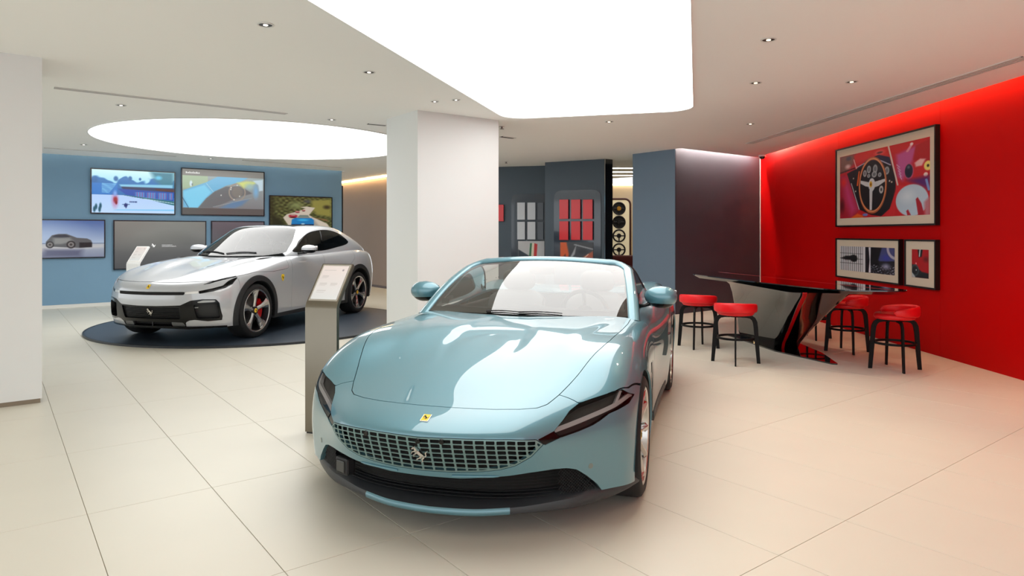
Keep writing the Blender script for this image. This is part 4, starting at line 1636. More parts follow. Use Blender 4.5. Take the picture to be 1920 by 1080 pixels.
hs2 = blade_cut(S2.clip(hood2(S2), 0.0025))
hood_2 = surf_obj('hood', hs2.both(), m_silver, car2, rim=0.012)
lower2 = S2.clip(-hood2(S2), 0.0025)
skirt = lower2.clip(np.minimum(0.275 - lower2.V[:, 2], lower2.V[:, 0] - 0.3))
lower2 = lower2.clip(-np.minimum(0.275 - lower2.V[:, 2], lower2.V[:, 0] - 0.3))
bump2 = lower2.clip(-0.33 - lower2.V[:, 0], 0.0015)
side2 = lower2.clip(lower2.V[:, 0] + 0.33, 0.0015)
for Q in (S_MOUTH, S_SLIT, S_DRL, S_LAMP, S_BLADE):
    bump2 = hole(bump2, Q, 0.001)
side2 = hole(side2, S_LAMP, 0.001)
surf_obj('front_bumper', bump2.both(), m_silver, car2, rim=0.02)
f2 = side2.clip(0.955 - side2.V[:, 0], 0.0025)
r2 = side2.clip(side2.V[:, 0] - 0.955, 0.0025)
d1 = r2.clip(np.minimum(2.0 + 0.06 * np.sin(r2.V[:, 2] * 5) - r2.V[:, 0], np.abs(r2.V[:, 1]) - 0.5), 0.0025)
q2 = r2.clip(np.maximum(r2.V[:, 0] - 2.0 - 0.06 * np.sin(r2.V[:, 2] * 5), 0.5 - np.abs(r2.V[:, 1])), 0.0025)
rd_poly = [(1.8, .2), (1.8, 1.3), (3.05, 1.3), (2.98, 1.0), (2.72, .86), (2.56, .70), (2.50, .2)]
d2 = q2.clip(np.minimum(F_xz(q2, rd_poly), np.abs(q2.V[:, 1]) - 0.5), 0.0025)
rear2 = q2.clip(-np.minimum(F_xz(q2, rd_poly), np.abs(q2.V[:, 1]) - 0.5), 0.0025)
for nm, S in (('fender', f2), ('front_door', d1), ('rear_door', d2)):
    for side in (1, -1):
        surf_obj(nm, S if side > 0 else S.mirror(), m_silver, car2, rim=0.012)
surf_obj('rear_body', rear2.both(), m_silver, car2, rim=0.012)
for side in (1, -1):
    surf_obj('side_skirt', (skirt if side > 0 else skirt.mirror()).offset(0.004), m_clad, car2, rim=0.03)
inn = S1
for Q in (S_MOUTH, S_LOW, S_LAMP, S_BLADE): inn = inn.clip(-yz_front(inn, Q))
surf_obj('inner_shell', inn.both().offset(-0.016), m_gap, car2)
b = MB()
b.prism([(-q[0], q[1]) for q in [(-.70, -.45), (-.70, .45), (-.4, .80), (3.6, .80), (3.8, .5), (3.8, -.5), (3.6, -.80), (-.4, -.80)]], 0.19, 0.21)
b.build('underbody', m_gap, car2)
# black lower front: frame band, centre grille, corner pods
mo = S1.clip(yz_front(S1, S_MOUTH))
cen = [(-.1, .335), (.43, .335), (.455, .50), (-.1, .490)]
pod = round_poly([(.60, .525), (.835, .545), (.862, .335), (.625, .335)], 0.03)
fr = hole(hole(hole(mo, cen), pod), S_LOW)
frame_o = surf_obj('front_mask', fr.both().offset(-0.004), m_gloss_black, car2, rim=0.03)
ce = S1.clip(yz_front(S1, cen)).both()
gr2 = surf_obj('grille', ce.offset(-0.028), mat('grille_black', srgb(20, 20, 22), 0.5), car2)
for zz in np.arange(0.345, 0.49, 0.0165):
    b = MB()
    pts = []
    for yy in np.linspace(-.42, .42, 15):
        p, n = frontp(BS, yy, zz)
        pts.append(cv((p.x + 0.022, yy, zz)))
    b.tube(pts, 0.003, 4)
    b.build('grille_bar', m_gloss_black, gr2, True)
p, n = frontp(BS, 0.02, 0.425)
horse_obj('emblem', m_chrome, gr2, surface_matrix(cv(p), cv(n)) @ Matrix.Translation((0, 0, -0.02)), 0.10, 0.012)
for side in (1, -1):
    po = S1.clip(yz_front(S1, pod))
    po = po if side > 0 else po.mirror()
    pd = surf_obj('corner_intake', po.offset(-0.06), m_satin_black, frame_o)
    B = po.boundary()
    e = len(B)
    V = np.concatenate([po.V[B[:, 0]], po.V[B[:, 1]], po.V[B[:, 1]] - po.N[B[:, 1]] * .062, po.V[B[:, 0]] - po.N[B[:, 0]] * .062])
    raw('intake_wall', [cv(v) for v in V], [(i, i + e, i + 2 * e, i + 3 * e) for i in range(e)], m_gloss_black, frame_o)
    fl = S1.clip(yz_front(S1, round_poly([(.61, .545), (.70, .578), (.81, .575), (.835, .552)], 0.01)))
    surf_obj('fog_lamp', (fl if side > 0 else fl.mirror()).offset(0.002), m_lamp_grey, frame_o, rim=0.008)
    li = S1.clip(yz_front(S1, round_poly([(.605, .470), (.655, .472), (.655, .488), (.605, .486)], 0.006)))
    surf_obj('indicator', (li if side > 0 else li.mirror()).offset(-0.03), m_lamp_grey, frame_o, rim=0.01)
lo_ = S1.clip(yz_front(S1, S_LOW)).both()
li2 = surf_obj('lower_intake', lo_.offset(-0.05), m_gap, car2)
for side in (1, -1):
    st = S1.clip(yz_front(S1, [(.30, .292), (.45, .286), (.468, .234), (.30, .234)]))
    surf_obj('intake_fin', (st if side > 0 else st.mirror()).offset(-0.006), m_grey_trim, li2, rim=0.03)
b = MB(); b.box(0.78, 0.80, -0.006, 0.006, 0.235, 0.295); b.build('intake_divider', m_satin_black, li2)
b = MB()
pts = []
for yy in np.linspace(-.90, .90, 37):
    p, n = frontp(BS, yy, 0.232)
    if p is not None: pts.append(cv((p.x - 0.006, yy, 0.226)))
b.tube(pts, 0.010, 6)
b.build('splitter', m_gloss_black, car2, True)
sl_ = S1.clip(yz_front(S1, S_SLIT)).both()
surf_obj('front_slit', sl_.offset(-0.006), m_gap, car2, rim=0.01)
b = MB()
pts = []
for yy in np.linspace(-.49, .49, 21):
    p, n = frontp(BS, yy, 0.690)
    pts.append(cv((p.x - 0.002, yy, 0.690)))
b.tube(pts, 0.003, 5); b.build('slit_trim', m_grey_trim, car2, True)
for side in (1, -1):
    la = SS.clip(yz_front(SS, S_LAMP))
    la = la if side > 0 else la.mirror()
    lamp = surf_obj('headlight', la.offset(-0.02), m_gloss_black, car2)
    surf_obj('lens', la.offset(-0.002), m_lens, lamp)
    dl = SS.clip(yz_front(SS, S_DRL))
    surf_obj('daylight_bar', (dl if side > 0 else dl.mirror()).offset(-0.001), m_drl, lamp, rim=0.01)
    bl_ = SS.clip(yz_front(SS, S_BLADE))
    surf_obj('brow_slot', (bl_ if side > 0 else bl_.mirror()).offset(-0.02), m_gloss_black, car2)
# hood badge and door shields
p, n = frontp(BS, 0.0, 0.752)
M = surface_matrix(cv(p), cv(n))
b = MB(); b.box(-0.026, 0.026, -0.036, 0.036, -0.004, 0.003, M=M, bev=0.002); bd = b.build('badge', m_chrome, car2)
b = MB(); b.box(-0.022, 0.022, -0.032, 0.032, 0.003, 0.0042, M=M); b.build('badge_plate', m_yellow, bd)
horse_obj('badge_horse', m_gloss_black, bd, M @ Matrix.Translation((0, 0, 0.0042)), 0.044, 0.0008)
for side in (1, -1):
    p, n = sidep(BS, 0.69, 0.79, side)
    M = surface_matrix(cv(p), cv(n))
    b = MB()
    pts = [(-.035, .045), (0, .05), (.035, .045), (.036, .01), (.024, -.025), (0, -.055), (-.024, -.025), (-.036, .01)]
    b.prism(pts, 0.0, 0.005, M=M)
    sh = b.build('shield', m_yellow, car2)
    horse_obj('shield_horse', m_gloss_black, sh, M @ Matrix.Translation((0, 0, 0.005)), 0.06, 0.001)
# bonnet air slots
for side in (1, -1):
    b = MB()
    pts = []
    for t in np.linspace(0, 1, 8):
        x, y = 0.42 + 0.30 * t, (0.70 + 0.055 * t) * side
        p, n = topp(BS, x, y)
        pts.append(Vector(cv(p)) + Vector((0, 0, 0.001)))
    b.tube(pts, [0.003, 0.010, 0.013, 0.013, 0.012, 0.010, 0.007, 0.003], 6)
    b.build('bonnet_slot', m_gloss_black, hood_2, True)
# ---- greenhouse
W2 = round_poly([(-.3, 1.092), (.56, 1.105), (.735, 1.135), (.775, 1.155), (.70, 1.335), (.592, 1.520), (.40, 1.552), (-.3, 1.566)], 0.04)
DLO = smooth_poly([(1.20, 1.155), (1.35, 1.250), (1.497, 1.340), (1.80, 1.452), (2.167, 1.500), (2.505, 1.497), (2.80, 1.440), (2.96, 1.360), (3.03, 1.290), (2.88, 1.240),
                   (2.53, 1.200), (2.141, 1.160), (1.636, 1.146)], 5)
def f_wind(S): return np.minimum(F_yz(S, W2), 1.9 - S.V[:, 0])
def f_dlo(S): return np.minimum(F_xz(S, DLO), np.abs(S.V[:, 1]) - 0.5)
split = lambda S: S.V[:, 0] - (2.03 + (S.V[:, 2] - 1.15) * 0.42)
f_roof = lambda S: np.minimum(np.minimum(0.50 - np.abs(S.V[:, 1]), S.V[:, 0] - 1.70), np.minimum(3.05 - S.V[:, 0], S.V[:, 2] - 1.3))
w2 = SG.clip(f_wind(SG), 0.002)
surf_obj('windscreen', w2.both(), m_glass2, car2)
bw = SG.clip(np.minimum(f_wind(SG), 0.028 - f_wind(SG))).both()
surf_obj('glass_border', bw.offset(-0.003), m_gloss_black, car2)
pil = SG.clip(-f_wind(SG)).clip
p1_ = SG.clip(-f_wind(SG))
p2_ = p1_.clip(-f_dlo(p1_))
p3_ = p2_.clip(-f_roof(p2_), 0.002)
p3_ = p3_.clip(p3_.V[:, 0] - 1.02)
surf_obj('roof_frame', p3_.both(), m_silver, car2, rim=0.02)
surf_obj('roof_panel', SG.clip(f_roof(SG), 0.002).both(), m_gloss_black, car2, rim=0.01)
for side in (1, -1):
    sg_ = SG.clip(f_dlo(SG), 0.001)
    a_ = sg_.clip(-split(sg_), 0.012)
    c_ = sg_.clip(split(sg_), 0.012)
    surf_obj('front_window', a_ if side > 0 else a_.mirror(), m_glass2l, car2)
    surf_obj('rear_window', c_ if side > 0 else c_.mirror(), m_glass2d, car2)
    e_ = sg_.clip(0.012 - np.abs(split(sg_)))
    surf_obj('window_post', e_ if side > 0 else e_.mirror(), m_grey_trim, car2, rim=0.01)
    rim_ = SG.clip(np.minimum(f_dlo(SG), 0.016 - f_dlo(SG)))
    surf_obj('window_seal', (rim_ if side > 0 else rim_.mirror()).offset(0.001), m_gloss_black, car2)
# cabin seen through the glass
b = MB(); b.prism([(-q[0], q[1]) for q in [(.80, -.5), (.80, .5), (1.05, .76), (3.4, .76), (3.7, .5), (3.7, -.5), (3.4, -.76), (1.05, -.76)]], 1.03, 1.05)
b.build('cabin_floor', m_dash, car2)
V, F = [], []
dash = [(.80, 1.05), (.95, 1.10), (1.25, 1.135), (1.40, 1.12), (1.45, 1.04)]
for y in np.linspace(-.72, .72, 13):
    for (x, z) in dash: V.append(cv((x + 0.25 * (y / .72) ** 2, y, z)))
for i in range(12):
    for k in range(4): F.append((i * 5 + k, i * 5 + k + 1, i * 5 + 6 + k, i * 5 + 5 + k))
raw('dashboard', V, F, m_dash, car2, True)
for side in (1, -1):
    for xx in (1.95, 2.85):
        Mh = Matrix.Translation(cv((xx + .2, .37 * side, 1.22)))
        st_ = ellipsoid('seat_back', m_dash, car2, Mh @ Matrix.Translation((0, 0, -0.10)), 0.07, 0.22, 0.16, -1, 1, 3.2)
        ellipsoid('headrest', m_dash, st_, Mh @ Matrix.Translation((0, 0, 0.10)), 0.055, 0.13, 0.085, -1, 1, 3.0)
b = MB()
C = Vector(cv((1.58, 0.38, 1.14)))
Mr = Matrix.Translation(C) @ Matrix.Rotation(math.radians(-65), 4, 'Y')
b.tube([Mr @ Vector((0.18 * math.cos(2 * PI * i / 24), 0.18 * math.sin(2 * PI * i / 24), 0)) for i in range(24)], 0.016, 6, closed=True)
b.build('steering_wheel', m_dash, car2, True)
# wipers
for (y0, y1, xa, xb_) in ((-.05, .42, .72, .80), (-.58, -.10, .84, .71)):
    b = MB()
    pts = []
    for t in np.linspace(0, 1, 8):
        y = y0 + (y1 - y0) * t
        x = 0.75 + 0.42 * y * y + 0.03 * math.sin(PI * t)
        p, n = topp(BG, x, y)
        pts.append(Vector(cv(p)) + Vector((0, 0, 0.012)))
    b.tube(pts, [0.009] * 8, 6)
    b.build('wiper', m_satin_black, car2, True)
# mirrors
for side in (1, -1):
    C = Vector(cv((1.33, 1.015 * side, 1.195)))
    Mm = Matrix.Translation(C) @ Matrix.Rotation(math.radians(-10) * side, 4, 'Z') @ Matrix.Scale(side, 4, (0, 1, 0))
    mir = ellipsoid('door_mirror', m_silver, car2, Mm, 0.085, 0.130, 0.070, -0.15, 1.0, 2.3)
    ellipsoid('mirror_base', m_gloss_black, mir, Mm @ Matrix.Translation((0, 0, -0.004)), 0.080, 0.125, 0.062, -0.9, -0.13, 2.3)
    b = MB(); b.box(-0.088, -0.083, -0.10, 0.10, -0.03, 0.05, M=Mm, bev=0.002); b.build('mirror_glass', m_chrome, mir)
    b = MB()
    b.tube([C + Vector((0.0, -0.04 * side, -0.05)), C + Vector((0.02, -0.14 * side, -0.065)), C + Vector((0.02, -0.22 * side, -0.07))], [0.02, 0.016, 0.022], 8)
    b.build('mirror_arm', m_gloss_black, mir, True)
# wheels
s_style = {'n': 5, 'rot': math.radians(18), 'cal': PI,
           'prof': [(0.08, 0.12, 0.70), (0.20, 0.105, 0.72), (0.45, 0.095, 0.80), (0.70, 0.15, 0.88), (0.88, 0.24, 0.92), (0.97, 0.33, 0.94)]}
m_alloy2 = mat('machined_alloy', srgb(205, 203, 202), 0.25, metal=1.0)
m_rim2 = mat('dark_rim', srgb(70, 70, 74), 0.3, metal=0.9)
s_mats = dict(tire=m_tire, rim=m_rim2, disc=m_disc, caliper=m_calip, spoke=m_alloy2, cap=m_yellow, horse=m_gloss_black)
pr = wheel_prototype('wheel_template', 0.372, 0.292, 0.27, s_style, s_mats)
b = MB()
b.lathe([(0.292 * 0.955, 0.135 * 0.94), (0.292, 0.135 * 0.99), (0.299, 0.135 * 0.97), (0.292 * 0.95, 0.135 * 0.90)], 72, axis='y')
b.build('rim_lip', m_alloy2, pr, True, 40)
for (x, z) in ((0.03, 0.372), (3.07, 0.372)):
    for side in (1, -1):
        w_ = place_wheel(pr, car2, x, (0.855 if x < 1 else 0.865) * side, z, side, False)
        if x > 1:
            w_.rotation_euler.y = PI            # rear calipers sit on the front side of the disc
drop(pr)
wheel_well(car2, AF[0], AF[1], RI - 0.002, 0.58, 0.97, m_gap)
wheel_well(car2, AR[0], AR[1], RI + 0.008, 0.58, 0.98, m_gap)

# ---- dark turntable disc
disc_root = empty('turntable_disc', (-4.15, 11.12, 0), 0, 'dark slate-blue round display disc under the silver car', 'platform')
b = MB()
b.lathe([(0.0, 0.030), (2.40, 0.030), (2.43, 0.028), (2.43, 0.0)], 128)
b.build('disc', mat('disc_slate', srgb(52, 62, 74), 0.38, noise=0.08, nscale=5), disc_root, True, 30)
b = MB()
b.lathe([(2.43, 0.031), (2.455, 0.029), (2.455, 0.0), (2.43, 0.0)], 128)
b.build('rim', mat('disc_edge', srgb(30, 34, 40), 0.4), disc_root, True, 30)
# ================================================================== screens, prints and furniture
def print_mesh(name, W, H, nx, ny, paint, m, parent, M):
    """a flat picture: grid of W x H metres in the local xz plane facing -y, coloured by paint(u, v)"""
    u, v = np.meshgrid(np.linspace(0, 1, nx), np.linspace(0, 1, ny))
    rgb = np.clip(paint(u, v), 0, 1)
    lin = np.where(rgb <= 0.04045, rgb / 12.92, ((rgb + 0.055) / 1.055) ** 2.4)
    V = np.stack([(u - 0.5) * W, np.zeros_like(u), (v - 0.5) * H], -1).reshape(-1, 3)
    idx = np.arange(nx * ny).reshape(ny, nx)
    Fq = np.stack([idx[:-1, :-1], idx[:-1, 1:], idx[1:, 1:], idx[1:, :-1]], -1).reshape(-1, 4)
    me = bpy.data.meshes.new(name)
    me.vertices.add(len(V))
    me.vertices.foreach_set('co', V.astype(np.float32).ravel())
    nF = len(Fq)
    me.loops.add(nF * 4)
    me.loops.foreach_set('vertex_index', Fq.astype(np.int32).ravel())
    me.polygons.add(nF)
    me.polygons.foreach_set('loop_start', np.arange(0, nF * 4, 4, dtype=np.int32))
    me.polygons.foreach_set('loop_total', np.full(nF, 4, dtype=np.int32))
    me.update(calc_edges=True)
    a = me.attributes.new('print', 'FLOAT_COLOR', 'POINT')
    a.data.foreach_set('color', np.concatenate([lin.reshape(-1, 3), np.ones((nx * ny, 1))], 1).astype(np.float32).ravel())
    me.transform(M)
    return link(name, me, m, parent)

class Canvas:
    def __init__(s, u, v, bg):
        s.u, s.v = u, v
        s.c = np.zeros(u.shape + (3,)) + np.array(bg) / 255.0
    def mix(s, k, col):
        k = np.clip(k, 0, 1)[..., None]
        s.c = s.c * (1 - k) + np.array(col) / 255.0 * k
    def grad(s, v0, v1, c0, c1, mask=None):
        t = np.clip((s.v - v0) / (v1 - v0), 0, 1)[..., None]
        g = np.array(c0) / 255.0 * (1 - t) + np.array(c1) / 255.0 * t
        k = (((s.v >= min(v0, v1)) & (s.v <= max(v0, v1))) if mask is None else mask)[..., None]
        s.c = np.where(k, g, s.c)
    def ell(s, cx, cy, rx, ry, col, soft=0.08, ring=None):
        d = np.hypot((s.u - cx) / rx, (s.v - cy) / ry)
        if ring: s.mix((ring - np.abs(d - 1)) / (ring * 0.4 + 1e-6), col)
        else: s.mix((1 - d) / soft, col)
    def poly(s, pts, col, soft=0.006):
        P = np.stack([s.u.ravel(), s.v.ravel()], 1)
        d = poly_sd(P, np.array(pts)).reshape(s.u.shape)
        s.mix(d / soft + 0.5, col)
    def line(s, x0, y0, x1, y1, w, col):
        dx, dy = x1 - x0, y1 - y0
        t = np.clip(((s.u - x0) * dx + (s.v - y0) * dy) / (dx * dx + dy * dy), 0, 1)
        d = np.hypot(s.u - x0 - t * dx, s.v - y0 - t * dy)
        s.mix((w - d) / (w * 0.5) + 0.3, col)
    def noise(s, amp, fx, fy, seed=0):
        r = np.random.default_rng(seed)
        n = np.zeros(s.u.shape)
        for k in range(14):
            a, b2 = r.uniform(0.3, 1, 2)
            ph = r.uniform(0, 6.28, 2)
            n += np.sin(s.u * fx * a * 6.28 + ph[0]) * np.sin(s.v * fy * b2 * 6.28 + ph[1])
        return n * amp / 4

def paint_race(u, v):
    c = Canvas(u, v, (150, 205, 240))
    c.grad(0.66, 1.0, (150, 215, 240), (205, 240, 245))
    n = c.noise(0.05, 9, 5, 3)
    c.mix((0.80 + n + 0.06 * np.sin(u * 19) - v) / 0.04 * (v > 0.38), (40, 110, 175))
    for (x, y, r) in ((0.28, 0.80, 0.035), (0.45, 0.82, 0.03), (0.57, 0.81, 0.02), (0.03, 0.76, 0.05)):
        c.ell(x, y, r, r * 2.2, (35, 100, 160), 0.5)
    c.poly([(0.70, 1.0), (1, 1), (1, 0.62), (0.84, 0.66), (0.76, 0.78)], (50, 120, 140), 0.08)
    c.ell(0.80, 0.86, 0.06, 0.07, (90, 190, 225), 0.7)
    c.mix((np.abs(v - 0.56) < 0.13) * (u < 0.3) * 0.8, (45, 120, 200))
    for k in range(9):
        c.line(0.12, 0.48 + 0.025 * k, 0.2 + 0.01 * k, 0.47 + 0.025 * k, 0.006, (130, 200, 235))
    c.poly([(0.32, 0.67), (0.98, 0.70), (0.98, 0.62), (0.34, 0.61)], (130, 195, 225), 0.02)
    c.poly([(0.34, 0.62), (1, 0.62), (1, 0.50), (0.36, 0.56)], (45, 55, 90), 0.02)
    c.poly([(0.75, 0.60), (1, 0.59), (1, 0.53), (0.78, 0.55)], (80, 45, 45), 0.02)
    c.poly([(0.30, 0.57), (1, 0.52), (1, 0.30), (0.40, 0.43)], (30, 75, 165), 0.02)
    for k in range(44):
        x = 0.50 + k * 0.011
        c.line(x, 0.34 + 0.04 * (1 - x), x, 0.50, 0.0025, ((110, 170, 220) if k % 3 else (170, 90, 140)))
    c.poly([(0.36, 0.41), (0.36, 0.43), (1, 0.30), (1, 0.20), (0.7, 0.31)], (40, 105, 115), 0.012)
    c.line(0.62, 0.345, 0.99, 0.25, 0.007, (190, 225, 235))
    c.grad(0.0, 0.38, (185, 215, 245), (175, 205, 245), (v < 0.42 - 0.0 * u) & (v < np.interp(u, [0, 0.36, 0.7, 1], [0.42, 0.42, 0.32, 0.19])))
    c.poly([(0.3, 0.08), (1, 0.10), (1, 0.065), (0.25, 0.06)], (120, 195, 240), 0.02)
    c.ell(0.27, 0.30, 0.055, 0.24, (190, 120, 165), 0.9)
    c.ell(0.275, 0.31, 0.035, 0.10, (150, 45, 55), 0.6)
    c.ell(0.285, 0.24, 0.018, 0.06, (120, 25, 35), 0.6)
    c.ell(0.27, 0.46, 0.03, 0.1, (120, 170, 235), 0.9)
    for (x, y) in ((0.40, 0.15), (0.385, 0.18), (0.395, 0.20), (0.41, 0.19)):
        c.ell(x, y, 0.012, 0.05, (25, 45, 105), 0.6)
    c.line(0.36, 0.20, 0.44, 0.205, 0.008, (35, 60, 120))
    for x in (0.45, 0.47, 0.49, 0.51, 0.525):
        c.ell(x, 0.265, 0.012, 0.025, (45, 70, 125), 0.6)
    for (x, y) in ((0.05, 0.14), (0.10, 0.16), (0.03, 0.08), (0.09, 0.08)):
        c.ell(x, y, 0.02, 0.09, (20, 80, 100), 0.6)
    return c.c

def paint_dash(u, v):
    c = Canvas(u, v, (118, 120, 118))
    c.grad(0.0, 1.0, (95, 95, 96), (130, 128, 122))
    inner = (v > 0.145) & (v < 0.86)
    c.grad(0.145, 0.86, (120, 120, 122), (150, 165, 165), inner)
    c.mix(inner * (u < 0.3) * np.clip((v - 0.5) / 0.1, 0, 1), (160, 180, 150))
    c.poly([(0.01, 0.53), (0.28, 0.72), (0.42, 0.86), (0.80, 0.86), (0.70, 0.76), (0.52, 0.66), (0.38, 0.52), (0.28, 0.36), (0.18, 0.15), (0.01, 0.15)], (110, 175, 210), 0.012)
    c.poly([(0.01, 0.50), (0.26, 0.66), (0.34, 0.50), (0.25, 0.32), (0.18, 0.15), (0.08, 0.15), (0.01, 0.4)], (125, 200, 230), 0.03)
    c.line(0.28, 0.70, 0.37, 0.50, 0.004, (165, 205, 220))
    c.line(0.0, 0.37, 0.07, 0.15, 0.004, (30, 60, 90))
    c.poly([(0.28, 0.36), (0.38, 0.52), (0.52, 0.64), (0.72, 0.66), (0.85, 0.5), (0.70, 0.42), (0.55, 0.3), (0.36, 0.15), (0.19, 0.15)], (104, 106, 108), 0.02)
    c.ell(0.10, 0.68, 0.022, 0.085, (205, 225, 232), 0.5)
    c.ell(0.115, 0.66, 0.012, 0.04, (120, 130, 135), 0.6)
    c.ell(0.66, 0.52, 0.10, 0.19, (150, 140, 128), 1.0, ring=0.10)
    c.ell(0.66, 0.52, 0.09, 0.17, (122, 118, 112), 0.4)
    c.poly([(0.66, 0.74), (0.78, 0.78), (0.92, 0.77), (0.86, 0.70), (0.74, 0.62)], (200, 208, 120), 0.05)
    c.ell(0.82, 0.66, 0.09, 0.11, (150, 178, 175), 0.8)
    c.poly([(0.86, 0.80), (0.99, 0.83), (0.99, 0.58), (0.94, 0.56), (0.93, 0.70)], (185, 205, 215), 0.02)
    c.ell(0.90, 0.55, 0.05, 0.22, (120, 165, 200), 0.8)
    c.poly([(0.45, 0.15), (0.60, 0.30), (0.80, 0.36), (0.72, 0.22), (0.62, 0.15)], (95, 125, 155), 0.05)
    c.line(0.36, 0.17, 0.85, 0.40, 0.004, (150, 160, 165))
    for (x, y) in ((0.46, 0.44), (0.69, 0.43), (0.58, 0.58), (0.585, 0.62), (0.62, 0.35), (0.66, 0.68)):
        c.ell(x, y, 0.010, 0.022, (220, 222, 215), 0.7)
    c.mix((v <= 0.145) * 1.0, (88, 84, 82))
    c.mix((v >= 0.86) * 1.0, (126, 124, 118))
    for k, x in enumerate(np.arange(0.045, 0.20, 0.0135)):
        c.line(x, 0.905, x, 0.93 + 0.012 * (k % 3 == 0), 0.004, (235, 235, 232))
        c.line(x, 0.905 + 0.014 * (k % 2), x + 0.009, 0.905 + 0.014 * (k % 2), 0.003, (225, 225, 222))
    return c.c

def paint_road(u, v):
    c = Canvas(u, v, (70, 72, 38))
    n = c.noise(1.0, 14, 10, 5)
    c.mix(np.clip(n, 0, 1) * 0.7, (118, 122, 72))
    c.mix(np.clip(-n, 0, 1) * 0.7, (28, 30, 16))
    c.ell(0.42, 0.72, 0.18, 0.18, (118, 124, 78), 0.9)
    c.poly([(0.0, 0.0), (0.0, 1), (0.04, 1), (0.05, 0.4), (0.2, 0.2), (0.22, 0)], (34, 36, 18), 0.1)
    c.ell(0.60, 0.86, 0.10, 0.08, (66, 70, 68), 0.8)
    c.poly([(0.66, 0.90), (1, 0.95), (1, 0.35), (0.75, 0.42), (0.66, 0.6)], (128, 122, 60), 0.08)
    c.ell(0.92, 0.68, 0.09, 0.10, (52, 44, 26), 0.8)
    c.poly([(0.30, 0.0), (0.20, 0.30), (0.26, 0.42), (0.44, 0.52), (0.56, 0.62), (0.48, 0.66), (0.58, 0.69), (0.72, 0.65), (0.66, 0.50), (0.62, 0.40), (0.72, 0.30), (0.92, 0.12), (0.97, 0.0)], (188, 176, 160), 0.02)
    c.poly([(0.66, 0.33), (0.92, 0.26), (0.95, 0.18), (0.80, 0.26)], (120, 90, 58), 0.03)
    c.poly([(0.45, 0.0), (0.8, 0.0), (0.7, 0.25), (0.5, 0.25)], (150, 142, 134), 0.05)
    for (x, y, w, col) in ((0.53, 0.55, 0.035, (150, 60, 60)), (0.43, 0.50, 0.045, (165, 80, 82)), (0.36, 0.36, 0.085, (150, 34, 50))):
        c.ell(x, y, w, w * 0.85, col, 0.35)
        c.ell(x, y + w * 0.45, w * 0.7, w * 0.35, (170, 140, 130), 0.5)
        c.ell(x, y - w * 0.6, w * 0.9, w * 0.3, (60, 20, 24), 0.5)
    c.poly([(0.33, 0.06), (0.34, 0.25), (0.40, 0.30), (0.66, 0.30), (0.70, 0.24), (0.70, 0.04), (0.60, 0.0), (0.36, 0.02)], (20, 110, 170), 0.015)
    c.poly([(0.42, 0.30), (0.47, 0.40), (0.60, 0.40), (0.64, 0.30)], (110, 120, 112), 0.015)
    c.ell(0.52, 0.23, 0.12, 0.05, (50, 160, 210), 0.6)
    c.poly([(0.33, 0.09), (0.70, 0.09), (0.69, 0.02), (0.36, 0.01)], (10, 28, 60), 0.02)
    c.ell(0.52, 0.10, 0.04, 0.03, (150, 185, 205), 0.5)
    return c.c

def paint_suv(u, v):
    c = Canvas(u, v, (120, 140, 175))
    c.grad(0.36, 1.0, (165, 180, 200), (70, 98, 150))
    c.ell(0.25, 0.55, 0.7, 0.6, (160, 178, 205), 1.2)
    c.grad(0.0, 0.365, (120, 128, 150), (160, 168, 178))
    c.poly([(0, 0.14), (1, 0.26), (1, 0.34), (0, 0.34)], (178, 178, 180), 0.08)
    c.mix((np.abs(v - 0.375) < 0.012) * 0.7, (70, 88, 115))
    c.poly([(0.22, 0.02), (0.25, 0.22), (0.72, 0.20), (0.70, 0.02)], (88, 92, 115), 0.1)
    body = [(0.27, 0.30), (0.265, 0.42), (0.30, 0.50), (0.34, 0.60), (0.42, 0.635), (0.52, 0.635), (0.59, 0.58), (0.65, 0.53), (0.78, 0.51), (0.83, 0.46), (0.845, 0.38), (0.84, 0.27), (0.70, 0.25), (0.5, 0.27)]
    c.poly(body, (84, 86, 88), 0.012)
    c.poly([(0.34, 0.55), (0.38, 0.61), (0.50, 0.62), (0.57, 0.56), (0.46, 0.535)], (42, 48, 58), 0.012)
    c.poly([(0.36, 0.52), (0.56, 0.53), (0.60, 0.44), (0.46, 0.36), (0.36, 0.36)], (128, 130, 128), 0.05)
    c.poly([(0.68, 0.40), (0.84, 0.40), (0.84, 0.27), (0.68, 0.26)], (26, 28, 32), 0.02)
    for (x, r) in ((0.315, 0.055), (0.575, 0.062)):
        c.ell(x, 0.345, r, r * 1.85, (30, 30, 32), 0.2)
        c.ell(x, 0.345, r * 0.72, r * 1.33, (125, 122, 120), 0.3)
        c.ell(x, 0.345, r * 0.4, r * 0.7, (50, 48, 48), 0.5)
    return c.c

def paint_logo(u, v):
    c = Canvas(u, v, (84, 84, 82))
    c.grad(0.0, 1.0, (72, 72, 74), (124, 124, 118))
    c.ell(0.3, 0.75, 0.6, 0.45, (130, 130, 124), 1.5)
    for (y, x0, x1) in ((0.487, 0.505, 0.62), (0.458, 0.505, 0.665)):
        for k, x in enumerate(np.arange(x0, x1, 0.0085)):
            c.line(x, y, x + 0.005, y + 0.008 * (k % 2), 0.0035, (205, 205, 205))
    return c.c

def paint_dim(u, v):
    c = Canvas(u, v, (84, 78, 84))
    c.grad(0.0, 1.0, (66, 62, 66), (98, 92, 98))
    return c.c

